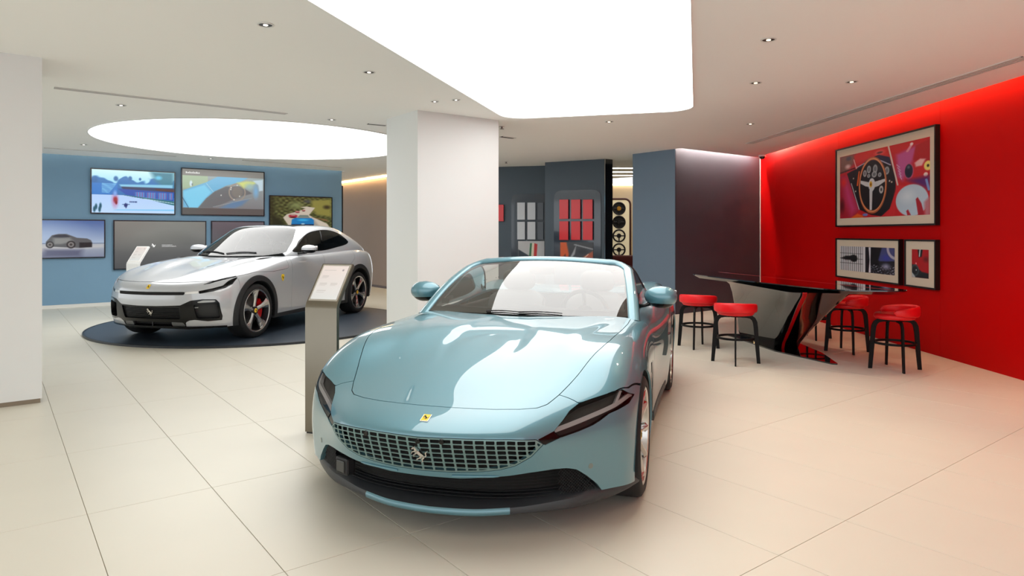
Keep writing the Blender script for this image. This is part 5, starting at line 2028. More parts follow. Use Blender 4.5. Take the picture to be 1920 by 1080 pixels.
m_screen = attr_mat('screen_picture', emission=0.8, rough=0.15)
m_bezel = mat('screen_bezel', srgb(12, 18, 28), 0.25, coat=0.3)
def screen(t0, t1, z0, z1, paint, label, nx=150, gain=None):
    W, H = t1 - t0, z1 - z0
    c = BW0 + E2 * ((t0 + t1) / 2)
    r = empty('wall_screen', (c.x, c.y, (z0 + z1) / 2), math.atan2(E2.y, E2.x), label, 'screen', 'screens on the blue wall')
    bx('housing', m_bezel, -W / 2, W / 2, -0.045, -0.001, -H / 2, H / 2, parent=r, bev=0.003)
    bz = 0.022
    print_mesh('picture', W - 2 * bz, H - 2 * bz, nx, int(nx * H / W), paint, m_screen, r, Matrix.Translation((0, -0.0458, 0)))
    bx('bezel', m_bezel, -W / 2, W / 2, -0.050, -0.044, H / 2 - bz, H / 2, parent=r)
    bx('bezel', m_bezel, -W / 2, W / 2, -0.050, -0.044, -H / 2, -H / 2 + bz, parent=r)
    bx('bezel', m_bezel, -W / 2, -W / 2 + bz, -0.050, -0.044, -H / 2 + bz, H / 2 - bz, parent=r)
    bx('bezel', m_bezel, W / 2 - bz, W / 2, -0.050, -0.044, -H / 2 + bz, H / 2 - bz, parent=r)
    return r
screen(0.782, 2.337, 1.872, 2.79, paint_race, 'bright blue screen showing a race track and crowd, top left', 190)
screen(2.453, 4.221, 1.868, 2.895, paint_dash, 'screen showing a pale blue open car cockpit, top middle', 190)
screen(4.331, 5.865, 1.50, 2.362, lambda u, v: paint_road(u, (v - 0.13) / 0.87), 'screen showing a blue car on a forest road, behind the roof of the silver car', 170)
screen(-0.33, 1.041, 0.98, 1.750, paint_suv, 'screen showing a dark grey tall car, beside the left column', 170)
s5 = screen(1.182, 2.959, 0.727, 1.746, paint_logo, 'dark grey screen with a small white horse emblem', 160)
m_white_emit = mat('screen_white', srgb(200, 200, 200), 0.4, emit=(0.75, 0.75, 0.74), estr=1.0)
horse_obj('emblem', m_white_emit, s5, Matrix.Translation((-0.155, -0.0465, -0.02)) @ Matrix.Rotation(PI / 2, 4, 'X'), 0.085, 0.001)
screen(3.059, 4.221, 1.09, 1.752, paint_dim, 'dim dark screen mostly hidden behind the roof of the silver car', 40)

# ---- framed photographs on the red wall
def paint_wheel(u, v):
    c = Canvas(u, v, (196, 20, 32))
    def Z(x, y):
        uu = (x - 105) / 878.0
        yt, yb = 355 - 175 * uu, 975 - 30 * uu
        return (uu, 1 - (y - yt) / (yb - yt))
    def ZP(L): return [Z(*p) for p in L]
    def ze(x, y, rx, ry, col, soft=0.15, ring=None):
        cx, cy = Z(x, y)
        c.ell(cx, cy, rx / 878.0, ry / 690.0, col, soft, ring)
    c.poly(ZP([(100, 350), (280, 320), (270, 420), (180, 500), (100, 520)]), (120, 84, 74), 0.05)
    ze(210, 370, 40, 30, (60, 60, 80), 0.6); ze(200, 450, 45, 35, (220, 190, 190), 0.7)
    c.poly(ZP([(270, 340), (420, 300), (640, 250), (650, 330), (430, 360), (300, 420)]), (205, 28, 24), 0.01)
    ze(545, 310, 70, 35, (225, 90, 90), 0.6); ze(545, 312, 40, 14, (90, 20, 30), 0.5)
    c.poly(ZP([(100, 560), (160, 530), (215, 590), (255, 740), (330, 890), (260, 970), (100, 985)]), (170, 24, 46), 0.01)
    c.poly(ZP([(130, 560), (190, 560), (235, 690), (310, 880), (240, 950), (170, 800)]), (196, 60, 120), 0.10)
    ze(150, 610, 50, 70, (222, 40, 40), 0.8); ze(130, 850, 45, 110, (90, 10, 24), 0.8)
    c.poly(ZP([(190, 520), (300, 470), (420, 380), (530, 335), (640, 360), (690, 560), (700, 690), (640, 880), (560, 955), (460, 940), (330, 885), (265, 730)]), (14, 14, 22), 0.008)
    c.poly(ZP([(410, 385), (540, 333), (640, 362), (655, 440), (560, 400), (480, 395)]), (28, 30, 62), 0.01)
    c.line(*Z(300, 460), *Z(430, 395), 0.006, (190, 190, 215)); c.line(*Z(550, 390), *Z(650, 440), 0.006, (190, 190, 215))
    for (x, y, rx, ry) in ((435, 480, 24, 45), (500, 475, 26, 50), (490, 530, 30, 36), (392, 520, 22, 40), (432, 545, 18, 22), (615, 495, 26, 45), (545, 535, 20, 25)):
        ze(x, y, rx, ry, (176, 182, 186), 0.25); ze(x, y, rx * 0.7, ry * 0.7, (110, 116, 124), 0.4)
    ze(560, 685, 24, 45, (190, 190, 192), 0.25); ze(560, 685, 12, 22, (60, 60, 66), 0.4)
    for (x, y) in ((640, 600), (660, 612), (600, 600), (265, 570), (290, 700)): ze(x, y, 10, 12, (215, 205, 190), 0.6)
    c.line(*Z(330, 500), *Z(310, 640), 0.010, (214, 90, 30))
    c.line(*Z(100, 520), *Z(280, 465), 0.010, (30, 16, 18))
    c.line(*Z(240, 620), *Z(330, 885), 0.005, (205, 205, 215))
    c.line(*Z(270, 380), *Z(300, 470), 0.006, (230, 180, 180))
    c.poly(ZP([(700, 340), (890, 250), (850, 400), (760, 610), (710, 560)]), (186, 84, 150), 0.05)
    c.poly(ZP([(870, 260), (985, 200), (985, 420), (850, 400)]), (176, 14, 30), 0.02)
    c.line(*Z(840, 240), *Z(800, 310), 0.014, (220, 150, 170)); ze(835, 240, 18, 18, (230, 220, 220), 0.5)
    c.line(*Z(630, 252), *Z(715, 645), 0.009, (214, 206, 196))
    for k in range(5): c.line(*Z(705 + 8 * k, 440 + 30 * k), *Z(735 + 4 * k, 470 + 30 * k), 0.004, (220, 190, 220))
    ze(812, 512, 44, 80, (190, 90, 130), 0.15); ze(812, 508, 36, 68, (18, 22, 50), 0.15); ze(810, 470, 18, 20, (90, 110, 120), 0.7)
    c.poly(ZP([(860, 430), (905, 390), (950, 395), (920, 460), (870, 470)]), (236, 190, 190), 0.02)
    ze(968, 462, 36, 48, (240, 226, 120), 0.2); ze(968, 462, 12, 16, (30, 26, 10), 0.4); ze(950, 548, 20, 22, (240, 220, 210), 0.3)
    c.poly(ZP([(800, 600), (985, 560), (985, 700), (880, 640)]), (84, 24, 110), 0.06)
    c.line(*Z(955, 600), *Z(975, 700), 0.012, (120, 150, 210))
    c.poly(ZP([(700, 650), (790, 650), (700, 760), (690, 950), (600, 960), (660, 860)]), (206, 34, 44), 0.02)
    ze(835, 800, 142, 152, (186, 208, 226), 0.06); ze(800, 760, 90, 90, (212, 228, 240), 0.9)
    c.poly(ZP([(870, 790), (885, 770), (915, 830), (940, 945), (890, 948)]), (172, 18, 40), 0.008)
    c.poly(ZP([(790, 905), (805, 890), (830, 948), (800, 950)]), (172, 18, 40), 0.008)
    c.poly(ZP([(940, 820), (985, 760), (985, 960), (940, 950)]), (190, 120, 130), 0.03)
    c.poly(ZP([(240, 965), (310, 925), (380, 950), (360, 985), (240, 985)]), (226, 96, 24), 0.02); ze(395, 938, 36, 18, (110, 130, 200), 0.4)
    # spokes, hub and wooden rim
    c.poly(ZP([(345, 592), (440, 610), (450, 660), (400, 650), (345, 622)]), (200, 204, 210), 0.006)
    c.poly(ZP([(480, 610), (600, 575), (600, 600), (530, 650), (490, 660)]), (200, 204, 210), 0.006)
    c.poly(ZP([(440, 690), (472, 690), (466, 890), (442, 890)]), (200, 204, 210), 0.006)
    ze(465, 635, 36, 72, (206, 210, 216), 0.12); ze(455, 630, 16, 34, (226, 176, 30), 0.2); ze(455, 632, 8, 18, (120, 70, 20), 0.4)
    ze(470, 640, 137, 275, (176, 92, 52), 1.0, ring=0.075); ze(468, 638, 134, 270, (222, 150, 100), 1.0, ring=0.03)
    return c.c

def paint_grille(u, v):
    c = Canvas(u, v, (30, 30, 40))
    s = 0.5 + 0.5 * np.sin(u * 6.28 * 26)
    m = u < 0.47
    g = (120 + 125 * s)
    c.c = np.where(m[..., None], (g / 255.0)[..., None] * np.array([0.96, 0.97, 1.0]), c.c)
    for y in (0.72, 0.50, 0.32): c.mix((np.abs(v - y) < 0.012) * m * 0.6, (30, 30, 36))
    c.ell(0.28, 0.52, 0.085, 0.17, (16, 16, 20), 0.3); c.poly([(0.02, 0.49), (0.12, 0.60), (0.25, 0.62), (0.25, 0.44), (0.12, 0.44)], (26, 26, 30), 0.05)
    c.mix(np.clip((u - 0.44) / 0.03, 0, 1) * (u < 0.5), (226, 226, 232))
    c.mix(np.clip((u - 0.49) / 0.06, 0, 1) * (u < 0.58), (18, 18, 26))
    c.poly([(0.56, 1.0), (0.60, 1.0), (0.592, 0.5), (0.60, 0.0), (0.56, 0.0), (0.578, 0.5)], (226, 224, 236), 0.01)
    c.poly([(0.60, 1.0), (0.80, 1.0), (0.73, 0.5), (0.78, 0.0), (0.60, 0.0)], (14, 14, 22), 0.01)
    c.poly([(0.79, 1.0), (1.0, 1.0), (1.0, 0.52), (0.76, 0.48), (0.73, 0.52)], (70, 76, 130), 0.03)
    c.ell(0.86, 0.62, 0.10, 0.18, (60, 66, 170), 0.9)
    c.ell(0.86, 0.30, 0.10, 0.16, (150, 156, 190), 0.9)
    c.ell(1.02, 0.98, 0.13, 0.36, (180, 176, 196), 1.0, ring=0.18)
    n = c.noise(1.0, 22, 12, 9)
    c.mix(np.clip(n, 0, 1) * (u > 0.6) * (v < 0.32), (150, 150, 170))
    return c.c

def paint_corner(u, v):
    c = Canvas(u, v, (176, 8, 20))
    c.poly([(0.35, 1), (0.65, 1), (0.60, 0.75), (0.42, 0.72)], (20, 30, 30), 0.05)
    c.line(0.50, 1.0, 0.46, 0.77, 0.035, (190, 220, 224))
    c.ell(0.85, 0.66, 0.25, 0.14, (110, 6, 14), 0.8)
    c.poly([(0, 0.48), (0.25, 0.40), (0.6, 0.22), (1, 0.18), (1, 0), (0, 0)], (22, 26, 30), 0.05)
    c.ell(0.26, 0.50, 0.06, 0.05, (250, 170, 180), 0.7); c.ell(0.27, 0.27, 0.05, 0.04, (220, 235, 235), 0.7)
    c.ell(0.20, 0.26, 0.2, 0.18, (60, 76, 80), 1.0, ring=0.2)
    c.poly([(0, 0.18), (0.22, 0.03), (0.2, 0), (0, 0)], (180, 190, 190), 0.03)
    return c.c

m_print = attr_mat('photo_print', rough=0.35, coat=0.0)
m_mat_board = mat('mount_board', srgb(212, 200, 180), 0.8, noise=0.01)
m_frame = mat('black_frame', srgb(14, 13, 13), 0.35)
def picture(y0, y1, z0, z1, paint, label, bw, bh, nx):
    """y0 > y1: from far (left in view) to near"""
    W, H = abs(y0 - y1), z1 - z0
    r = empty('framed_picture', (XR, (y0 + y1) / 2, (z0 + z1) / 2), -PI / 2, label, 'picture', 'framed photographs on the red wall')
    bx('mount', m_mat_board, -W / 2 + 0.02, W / 2 - 0.02, -0.045, -0.004, -H / 2 + 0.02, H / 2 - 0.02, parent=r)
    for (a, b2, c_, d) in ((-W / 2, W / 2, H / 2 - 0.022, H / 2), (-W / 2, W / 2, -H / 2, -H / 2 + 0.022)):
        bx('frame_bar', m_frame, a, b2, -0.06, -0.002, c_, d, parent=r)
    for (a, b2) in ((-W / 2, -W / 2 + 0.022), (W / 2 - 0.022, W / 2)):
        bx('frame_bar', m_frame, a, b2, -0.06, -0.002, -H / 2 + 0.022, H / 2 - 0.022, parent=r)
    print_mesh('photo', W - 2 * bw, H - 2 * bh, nx, int(nx * (H - 2 * bh) / (W - 2 * bw)), paint, m_print, r, Matrix.Translation((0, -0.0462, 0)))
    return r
picture(10.63, 8.12, 1.575, 2.785, paint_wheel, 'largest framed photograph, close-up of a wooden steering wheel in a red racing car', 0.125, 0.13, 300)
picture(10.63, 8.88, 0.795, 1.400, paint_grille, 'small wide framed photograph of a car grille and blue fender, below the large one', 0.125, 0.12, 180)
picture(8.77, 8.12, 0.795, 1.400, paint_corner, 'small upright framed photograph of a red car corner, lower right of the three', 0.15, 0.125, 70)

# ---- information stands
m_steel = mat('brushed_steel', srgb(128, 121, 108), 0.32, metal=1.0, noise=0.06, nscale=3, aniso=0.5)
m_sheet = mat('info_sheet', srgb(238, 234, 230), 0.5)
def paint_info(u, v):
    c = Canvas(u, v, (212, 206, 202))
    c.grad(0, 1, (210, 212, 212), (216, 204, 200))
    for (y, x0, x1) in ((0.86, 0.1, 0.55), (0.70, 0.12, 0.35), (0.66, 0.12, 0.35), (0.62, 0.12, 0.30), (0.48, 0.12, 0.4), (0.44, 0.12, 0.4), (0.40, 0.12, 0.36),
                        (0.48, 0.55, 0.8), (0.44, 0.55, 0.8), (0.40, 0.55, 0.75), (0.25, 0.12, 0.45), (0.21, 0.12, 0.42)):
        c.line(x0, y, x1, y, 0.008, (186, 180, 178))
    c.ell(0.83, 0.87, 0.045, 0.035, (150, 142, 146), 0.3)
    return c.c
def stand(x, y, th, label, m_body):
    # local x = width, local y = backwards
    r = empty('info_stand', (x, y, 0), -th, label, 'information stand', 'information stands beside the cars')
    W = 0.262
    prof = [(0.0, 0.012), (0.0, 0.925), (0.012, 0.962), (0.240, 1.243), (0.252, 1.236), (0.262, 1.222), (0.045, 0.953), (0.034, 0.925), (0.034, 0.012)]
    b = MB()
    V = [(xx, d, z) for xx in (0.0, W) for (d, z) in prof]
    n = len(prof)
    F = [tuple(range(n)), tuple(range(2 * n - 1, n - 1, -1))] + [(i, (i + 1) % n, n + (i + 1) % n, n + i) for i in range(n)]
    b.faces(V, F)
    bmesh.ops.bevel(b.bm, geom=[e for e in b.bm.edges if len(e.link_faces) == 2 and e.calc_face_angle(0) > 1.2], offset=0.004, segments=2, affect='EDGES')
    b.build('body', m_body, r, True, 35)
    bx('base_plate', m_satin_black, 0.01, W - 0.01, 0.004, 0.10, 0.0, 0.012, parent=r)
    ang = math.atan2(1.243 - 0.962, 0.240 - 0.012)
    cx = (0.012 + 0.240) / 2
    cz = (0.962 + 1.243) / 2
    Mx = Matrix.Translation((W / 2, cx, cz)) @ Matrix.Rotation(-(PI / 2 - ang), 4, 'X')
    bx('sheet_frame', m_chrome if m_body is m_steel else m_sheet, -W / 2 + 0.012, W / 2 - 0.012, -0.003, 0.002, -0.160, 0.172, parent=r, M=Mx)
    print_mesh('info_sheet', W - 0.045, 0.305, 50, 60, paint_info, attr_mat('sheet_print', rough=0.3), r, Mx @ Matrix.Translation((0, -0.0038, 0.006)))
    return r
stand(-1.53, 5.01, TEAL_TH, 'brushed steel information stand between the two cars, next to the teal one', m_steel)
stand(-6.80, 11.94, SIL_TH, 'white information stand behind the bonnet of the silver car', mat('stand_white', srgb(228, 228, 226), 0.45))

# ---- table
m_piano = mat('black_lacquer', srgb(8, 8, 9), 0.06, coat=1.0, coat_rough=0.01)
m_redstripe = mat('red_inlay', srgb(205, 6, 16), 0.2, coat=1.0)
TZ = 0.888
table = empty('high_table', (3.35, 8.6, 0), 0, 'long black lacquered high table with red inlays on a sculpted pedestal', 'table')
TO = Vector((3.35, 8.6, 0))
top_poly = [(2.60, 9.80), (2.97, 8.22), (3.34, 7.18), (3.50, 7.02), (4.03, 6.92), (4.12, 7.05), (4.05, 8.37), (3.60, 9.95), (3.42, 10.40), (3.10, 10.42)]
rp = round_poly([(p_[0] - TO.x, p_[1] - TO.y) for p_ in top_poly], 0.10, 4)
n = len(rp)
cen_ = rp.mean(0)
V, F = [], []
for (k, z) in ((1.0, TZ), (1.0, TZ - 0.012), (0.93, TZ - 0.05)):
    for p_ in rp:
        q = cen_ + (p_ - cen_) * k
        V.append((q[0], q[1], z))
F = [tuple(range(n)), tuple(range(3 * n - 1, 2 * n - 1, -1))]
for r_ in range(2):
    for i in range(n): F.append((r_ * n + i, (r_ + 1) * n + i, (r_ + 1) * n + (i + 1) % n, r_ * n + (i + 1) % n))
ttop = raw('table_top', V, F, m_piano, table)
b = MB()
b.strip([(3.16 - TO.x, 10.30 - TO.y, TZ + 0.0005), (3.60 - TO.x, 8.6 - TO.y, TZ + 0.0005), (3.95 - TO.x, 7.05 - TO.y, TZ + 0.0005)], (1, 0.2, 0), 0.035, (0, 0, 1), 0.001)
b.build('red_inlay', m_redstripe, ttop)
secs = [
    (0.015, [(3.20, 9.60), (3.38, 8.62), (3.66, 8.60), (3.74, 9.55)]),
    (0.10, [(3.17, 9.58), (3.36, 8.55), (3.66, 8.52), (3.74, 9.53)]),
    (0.28, [(3.12, 9.48), (3.31, 8.30), (3.66, 8.24), (3.74, 9.45)]),
    (0.50, [(3.03, 9.32), (3.19, 7.90), (3.64, 7.84), (3.74, 9.35)]),
    (0.68, [(2.96, 9.20), (3.08, 7.55), (3.62, 7.48), (3.74, 9.28)]),
    (0.80, [(2.90, 9.12), (3.02, 7.32), (3.60, 7.22), (3.74, 9.24)]),
    (TZ - 0.045, [(2.84, 9.10), (2.98, 7.24), (3.60, 7.12), (3.74, 9.24)]),
]
V, F = [], []
rings = []
for (z, q) in secs:
    rq = round_poly([(a - TO.x, b2 - TO.y) for a, b2 in q], 0.10, 6)
    rings.append(rq)
    V += [(p_[0], p_[1], z) for p_ in rq]
n = len(rings[0])
for i in range(len(secs) - 1):
    for k in range(n): F.append((i * n + k, i * n + (k + 1) % n, (i + 1) * n + (k + 1) % n, (i + 1) * n + k))
F.append(tuple(range(n - 1, -1, -1)))
F.append(tuple((len(secs) - 1) * n + k for k in range(n)))
ped = raw('pedestal', V, F, m_piano, table, True, 60)
for off in (0.10, 0.24):
    b = MB()
    pts = []
    for (z, q) in secs:
        a, c_ = Vector((q[1][0] - TO.x, q[1][1] - TO.y, z)), Vector((q[2][0] - TO.x, q[2][1] - TO.y, z))
        w_ = a.lerp(c_, (0.10 + off * 0.0 if off < 0.2 else 0.0) + off) + Vector((0, -0.006, 0))
        pts.append(w_)
    b.strip(pts, (1, 0, 0), 0.022, (0, -1, 0), 0.006)
    b.build('red_stripe', m_redstripe, ped)
b = MB()
b.prism([tuple(p_) for p_ in round_poly([(a - TO.x, b2 - TO.y) for a, b2 in [(3.10, 9.85), (3.28, 8.45), (3.60, 7.62), (3.66, 7.60), (3.80, 8.3), (3.86, 9.8)]], 0.05, 4)], 0.0, 0.015)
b.build('floor_plate', m_piano, table)

# ---- stools
m_redleather = mat('red_leather', srgb(226, 10, 24), 0.42, bump=0.08, bscale=120)
m_blackwood = mat('black_bentwood', srgb(12, 12, 13), 0.5, spec=0.2)
def make_stool():
    r = empty('bar_stool', (0, 0, 0))
    b = MB()
    b.lathe([(0, 0.548), (0.19, 0.548), (0.205, 0.565), (0.205, 0.59), (0.19, 0.607), (0.0, 0.612)], 40)
    b.build('seat', m_redleather, r, True, 50)
    # low horseshoe backrest around local -y
    V, F = [], []
    N, K = 33, 12
    for i in range(N):
        t = -1 + 2 * i / (N - 1)
        a = -PI / 2 + t * math.radians(112)
        hh = 0.058 * (1 - 0.55 * abs(t) ** 3)
        tt = 0.022 * (1 - 0.4 * abs(t) ** 3)
        zc = 0.628 + 0.012 * (1 - abs(t))
        end = max(0.05, 1 - max(0, (abs(t) - 0.93) / 0.07) ** 2)
        for k in range(K):
            ph = 2 * PI * k / K
            rr_ = 0.222 + tt * end * math.copysign(abs(math.cos(ph)) ** 0.7, math.cos(ph))
            z = zc + hh * end * math.copysign(abs(math.sin(ph)) ** 0.7, math.sin(ph))
            V.append((rr_ * math.cos(a), rr_ * math.sin(a), z))
    for i in range(N - 1):
        for k in range(K): F.append((i * K + k, i * K + (k + 1) % K, (i + 1) * K + (k + 1) % K, (i + 1) * K + k))
    F.append(tuple(range(K))); F.append(tuple((N - 1) * K + k for k in range(K)))
    raw('backrest', V, F, m_redleather, r, True, 60)
    b = MB()
    b.lathe([(0, 0.525), (0.10, 0.525), (0.10, 0.548), (0, 0.548)], 24)
    b.build('seat_plate', m_blackwood, r)
    path = [(0.06, 0.530), (0.12, 0.532), (0.165, 0.525), (0.195, 0.502), (0.212, 0.465), (0.220, 0.40), (0.234, 0.20), (0.250, 0.0)]
    wd = [0.030, 0.036, 0.042, 0.048, 0.050, 0.048, 0.044, 0.038]
    for k in range(4):
        a = k * PI / 2
        ca, sa = math.cos(a), math.sin(a)
        V, F = [], []
        for i, ((rr_, z), w_) in enumerate(zip(path, wd)):
            p0 = path[max(0, i - 1)]; p1 = path[min(len(path) - 1, i + 1)]
            tx, tz = p1[0] - p0[0], p1[1] - p0[1]
            L = math.hypot(tx, tz)
            nx_, nz_ = -tz / L, tx / L
            for (s, t) in ((-1, -1), (1, -1), (1, 1), (-1, 1)):
                R_ = rr_ + nx_ * s * w_ / 2
                Z_ = z + nz_ * s * w_ / 2
                if i == len(path) - 1: Z_ = 0.0
                T_ = t * 0.009
                V.append((R_ * ca - T_ * sa, R_ * sa + T_ * ca, Z_))
        for i in range(len(path) - 1):
            for q in range(4): F.append((i * 4 + q, i * 4 + (q + 1) % 4, i * 4 + 4 + (q + 1) % 4, i * 4 + 4 + q))
        F.append((3, 2, 1, 0)); F.append(tuple((len(path) - 1) * 4 + q for q in range(4)))
        raw('leg', V, F, m_blackwood, r)
    b = MB()
    b.lathe([(0.190, 0.275), (0.212, 0.275), (0.212, 0.298), (0.190, 0.298), (0.190, 0.275)], 40)
    b.build('footrest', m_blackwood, r, True, 40)
    return r
def copy_tree(o):
    c = o.copy(); COL.objects.link(c)
    for ch in list(o.children):
        d = ch.copy(); COL.objects.link(d); d.parent = c
    return c
st0 = make_stool()
for i, (x, y, a, lab) in enumerate([
    (2.56, 7.76, -18, 'red-seated black bar stool nearest the teal car on the near side of the table'),
    (2.42, 8.80, -28, 'red-seated black bar stool farthest left, partly hidden behind its neighbour'),
    (4.22, 9.55, 80, 'red-seated black bar stool mostly hidden behind the table pedestal'),
    (4.19, 8.47, 80, 'red-seated black bar stool in the middle of the red wall side'),
    (4.17, 7.38, 80, 'red-seated black bar stool at the right end of the table by the red wall')]):
    s_ = st0 if i == 0 else copy_tree(st0)
    s_.location = (x, y, 0)
    s_.rotation_euler = (0, 0, math.radians(a))
    tag(s_, lab, 'stool', 'red bar stools around the black table')

# ---- display walls at the back
def panel_frame(px0, Y0, px1, Y1):
    a = Vector(((px0 - 960) / 1270 * Y0, Y0, 0)); b2 = Vector(((px1 - 960) / 1270 * Y1, Y1, 0))
    return a, b2
m_inset = mat('display_inset', srgb(50, 62, 76), 0.12, coat=0.6)
m_sample_red = mat('sample_red', srgb(222, 16, 30), 0.3, coat=0.2)
m_sample_grey = mat('sample_silver', srgb(206, 212, 220), 0.2, coat=1.0)
m_sample_dark = mat('sample_dark', srgb(64, 76, 90), 0.2, coat=1.0)
def hit_plane(px, py, O, d):
    rr_ = (px - 960) / 1270.0
    t = (rr_ * O.y - O.x) / (d.x - rr_ * d.y)
    Y = O.y + t * d.y
    return t, CAM_H + (437 - py) * Y / 1270.0
def display_wall(name, O, d, t_end, px_inset, samples, thick, wname):
    M = frame2(O, d)
    w_ = bx(wname, m_slate_dark, 0, t_end, 0, thick, 0.0, CEIL + 0.01, M=M)
    tag(w_, kind='structure')
    return M
# far display wall on the left, then the nearer one on the right; local x runs to the right in view
O1 = Vector((-1.25, 15.92, 0)); d1_ = (Vector((0.752, 15.37, 0)) - O1).normalized(); L1 = (Vector((0.80, 15.36, 0)) - O1).length
O2 = Vector((0.715, 14.66, 0)); d2_ = (Vector((1.905, 13.98, 0)) - O2).normalized(); L2 = (Vector((1.905, 13.98, 0)) - O2).length
M1 = display_wall('d1', O1, d1_, L1, None, None, 0.1, 'wall_display_far')
M2 = display_wall('d2', O2, d2_, L2, None, None, 0.12, 'wall_display_near')
def inset(O, d, M, pxl, pxr, pytop, label, n):
    tl, zt = hit_plane(pxl, pytop, O, d)
    tr, _ = hit_plane(pxr, pytop, O, d)
    W = tr - tl
    r = empty('display_board', M @ Vector((tl + W / 2, -0.001, 0)), math.atan2(d.y, d.x), label, 'display board')
    pts = [p_ for p_ in roundrect(W, zt - 0.3, 0.16, 6, 0, (zt + 0.3) / 2)]
    b = MB()
    V = [(p_[0], 0, p_[1]) for p_ in pts] + [(p_[0], -0.015, p_[1]) for p_ in pts]
    k = len(pts)
    b.faces(V, [tuple(range(k)), tuple(range(2 * k - 1, k - 1, -1))] + [(i, (i + 1) % k, k + (i + 1) % k, k + i) for i in range(k)])
    b.build('board', m_inset, r)
    return r
inset(O1, d1_, M1, 959, 1040, 364, 'dark rounded display board with silver samples behind the white column', 1)
inset(O2, d2_, M2, 1039, 1127, 358, 'dark rounded display board with red samples', 2)
def sample(O, d, x0, x1, y0, y1, m, label, group, proud=0.05):
    t0, zt = hit_plane(x0, y0, O, d)
    t1, zb = hit_plane(x1, y1, O, d)
    M = frame2(O, d)
    c = M @ Vector(((t0 + t1) / 2, -0.032, (zt + zb) / 2))
    W, H = t1 - t0, zt - zb
    r = empty('sample_plate', c, math.atan2(d.y, d.x), label, 'sample', group)
    b = MB(); b.box(-W / 2, W / 2, -0.03, -0.01, -H / 2, H / 2, bev=0.004); b.build('plate', m, r)
    b = MB(); b.box(-W / 4, W / 4, -0.01, 0.014, -H / 4, H / 4); b.build('bracket', m_black, r)
for ri_, (ya, yb, rn) in enumerate(((374.5, 410.5, 'upper'), (415, 450, 'lower'))):
    for (xa, xb_, cn) in ((1051, 1067.5, 'left'), (1073, 1090, 'middle'), (1095, 1113, 'right')):
        sample(O2, d2_, xa, xb_, ya, yb, m_sample_red, f'glossy red sample plate, {cn} one of the {rn} row', 'red sample plates')
for ri_, (ya, yb, rn) in enumerate(((380, 412, 'upper'), (416, 449, 'lower'))):
    for (xa, xb_, cn, m_) in ((971, 985.5, 'left', m_sample_grey), (990, 1005, 'middle', m_sample_grey), (1009, 1020, 'right', m_sample_dark)):
        sample(O1, d1_, xa, xb_, ya, yb, m_, ('dark' if cn == 'right' else 'silver') + f' sample plate, {cn} one of the {rn} row', 'silver sample plates')
sample(O1, d1_, 930, 945.5, 384, 415, m_sample_red, 'red sample plate just behind the edge of the white column', 'red sample plates')

def paint_orange(u, v):
    c = Canvas(u, v, (66, 70, 78))
    c.poly([(0, 1), (0.2, 1), (0.27, 0.5), (0.2, 0.0), (0, 0)], (214, 96, 46), 0.05)
    c.poly([(0.08, 0.35), (0.16, 0.5), (0.2, 0.2)], (60, 30, 24), 0.05)
    c.poly([(0.2, 0.1), (0.45, 0.5), (0.5, 0.9), (0.4, 0.6)], (170, 176, 182), 0.04)
    c.poly([(0.45, 0.0), (0.6, 0.3), (1, 0.65), (1, 0.0)], (176, 92, 70), 0.06)
    c.line(0.45, 0.9, 0.98, 0.72, 0.03, (150, 156, 164)); c.line(0.5, 0.05, 0.85, 0.5, 0.02, (225, 190, 170))
    c.ell(0.7, 0.62, 0.2, 0.16, (52, 56, 64), 0.6)
    return c.c
def paint_flag(u, v):
    c = Canvas(u, v, (196, 198, 202))
    c.poly([(0, 0.6), (0, 0), (0.8, 0), (0.45, 0.25)], (48, 60, 74), 0.03)
    c.poly([(0.46, 0.9), (0.53, 0.9), (0.49, 0.15), (0.42, 0.2)], (30, 110, 70), 0.02)
    c.poly([(0.54, 0.9), (0.62, 0.9), (0.58, 0.1), (0.50, 0.15)], (236, 226, 200), 0.02)
    c.poly([(0.62, 0.9), (0.74, 0.85), (0.70, 0.05), (0.59, 0.1)], (206, 40, 44), 0.02)
    return c.c
def graphic(O, d, x0, x1, y0, y1, paint, label):
    t0, zt = hit_plane(x0, y0, O, d); t1, zb = hit_plane(x1, y1, O, d)
    M = frame2(O, d)
    r = empty('display_graphic', M @ Vector(((t0 + t1) / 2, -0.017, (zt + zb) / 2)), math.atan2(d.y, d.x), label, 'graphic')
    bx('backing', m_black, -(t1 - t0) / 2, (t1 - t0) / 2, -0.006, 0, -(zt - zb) / 2, (zt - zb) / 2, parent=r)
    print_mesh('print', t1 - t0, zt - zb, 60, 44, paint, m_print, r, Matrix.Translation((0, -0.0068, 0)))
graphic(O2, d2_, 1051, 1113, 454, 500, paint_orange, 'orange and grey car detail graphic under the red samples')
graphic(O1, d1_, 972, 1021, 452, 490, paint_flag, 'pale graphic with a green white red stripe under the silver samples')
# glossy dark return wall beside the opening
MG = frame2(Vector((1.905, 13.98, 0)), E2)
g_ = bx('wall_gloss_return', mat('gloss_dark_panel', srgb(14, 20, 28), 0.12, coat=1.0), 0.0, 0.225, -0.02, 0.05, 0.0, CEIL + 0.01, M=MG)
tag(g_, kind='structure')
te = bx('trim_3', m_chrome, -0.008, 0.0, -0.03, -0.02, 0.0, CEIL, M=MG)
tag(te, kind='structure')
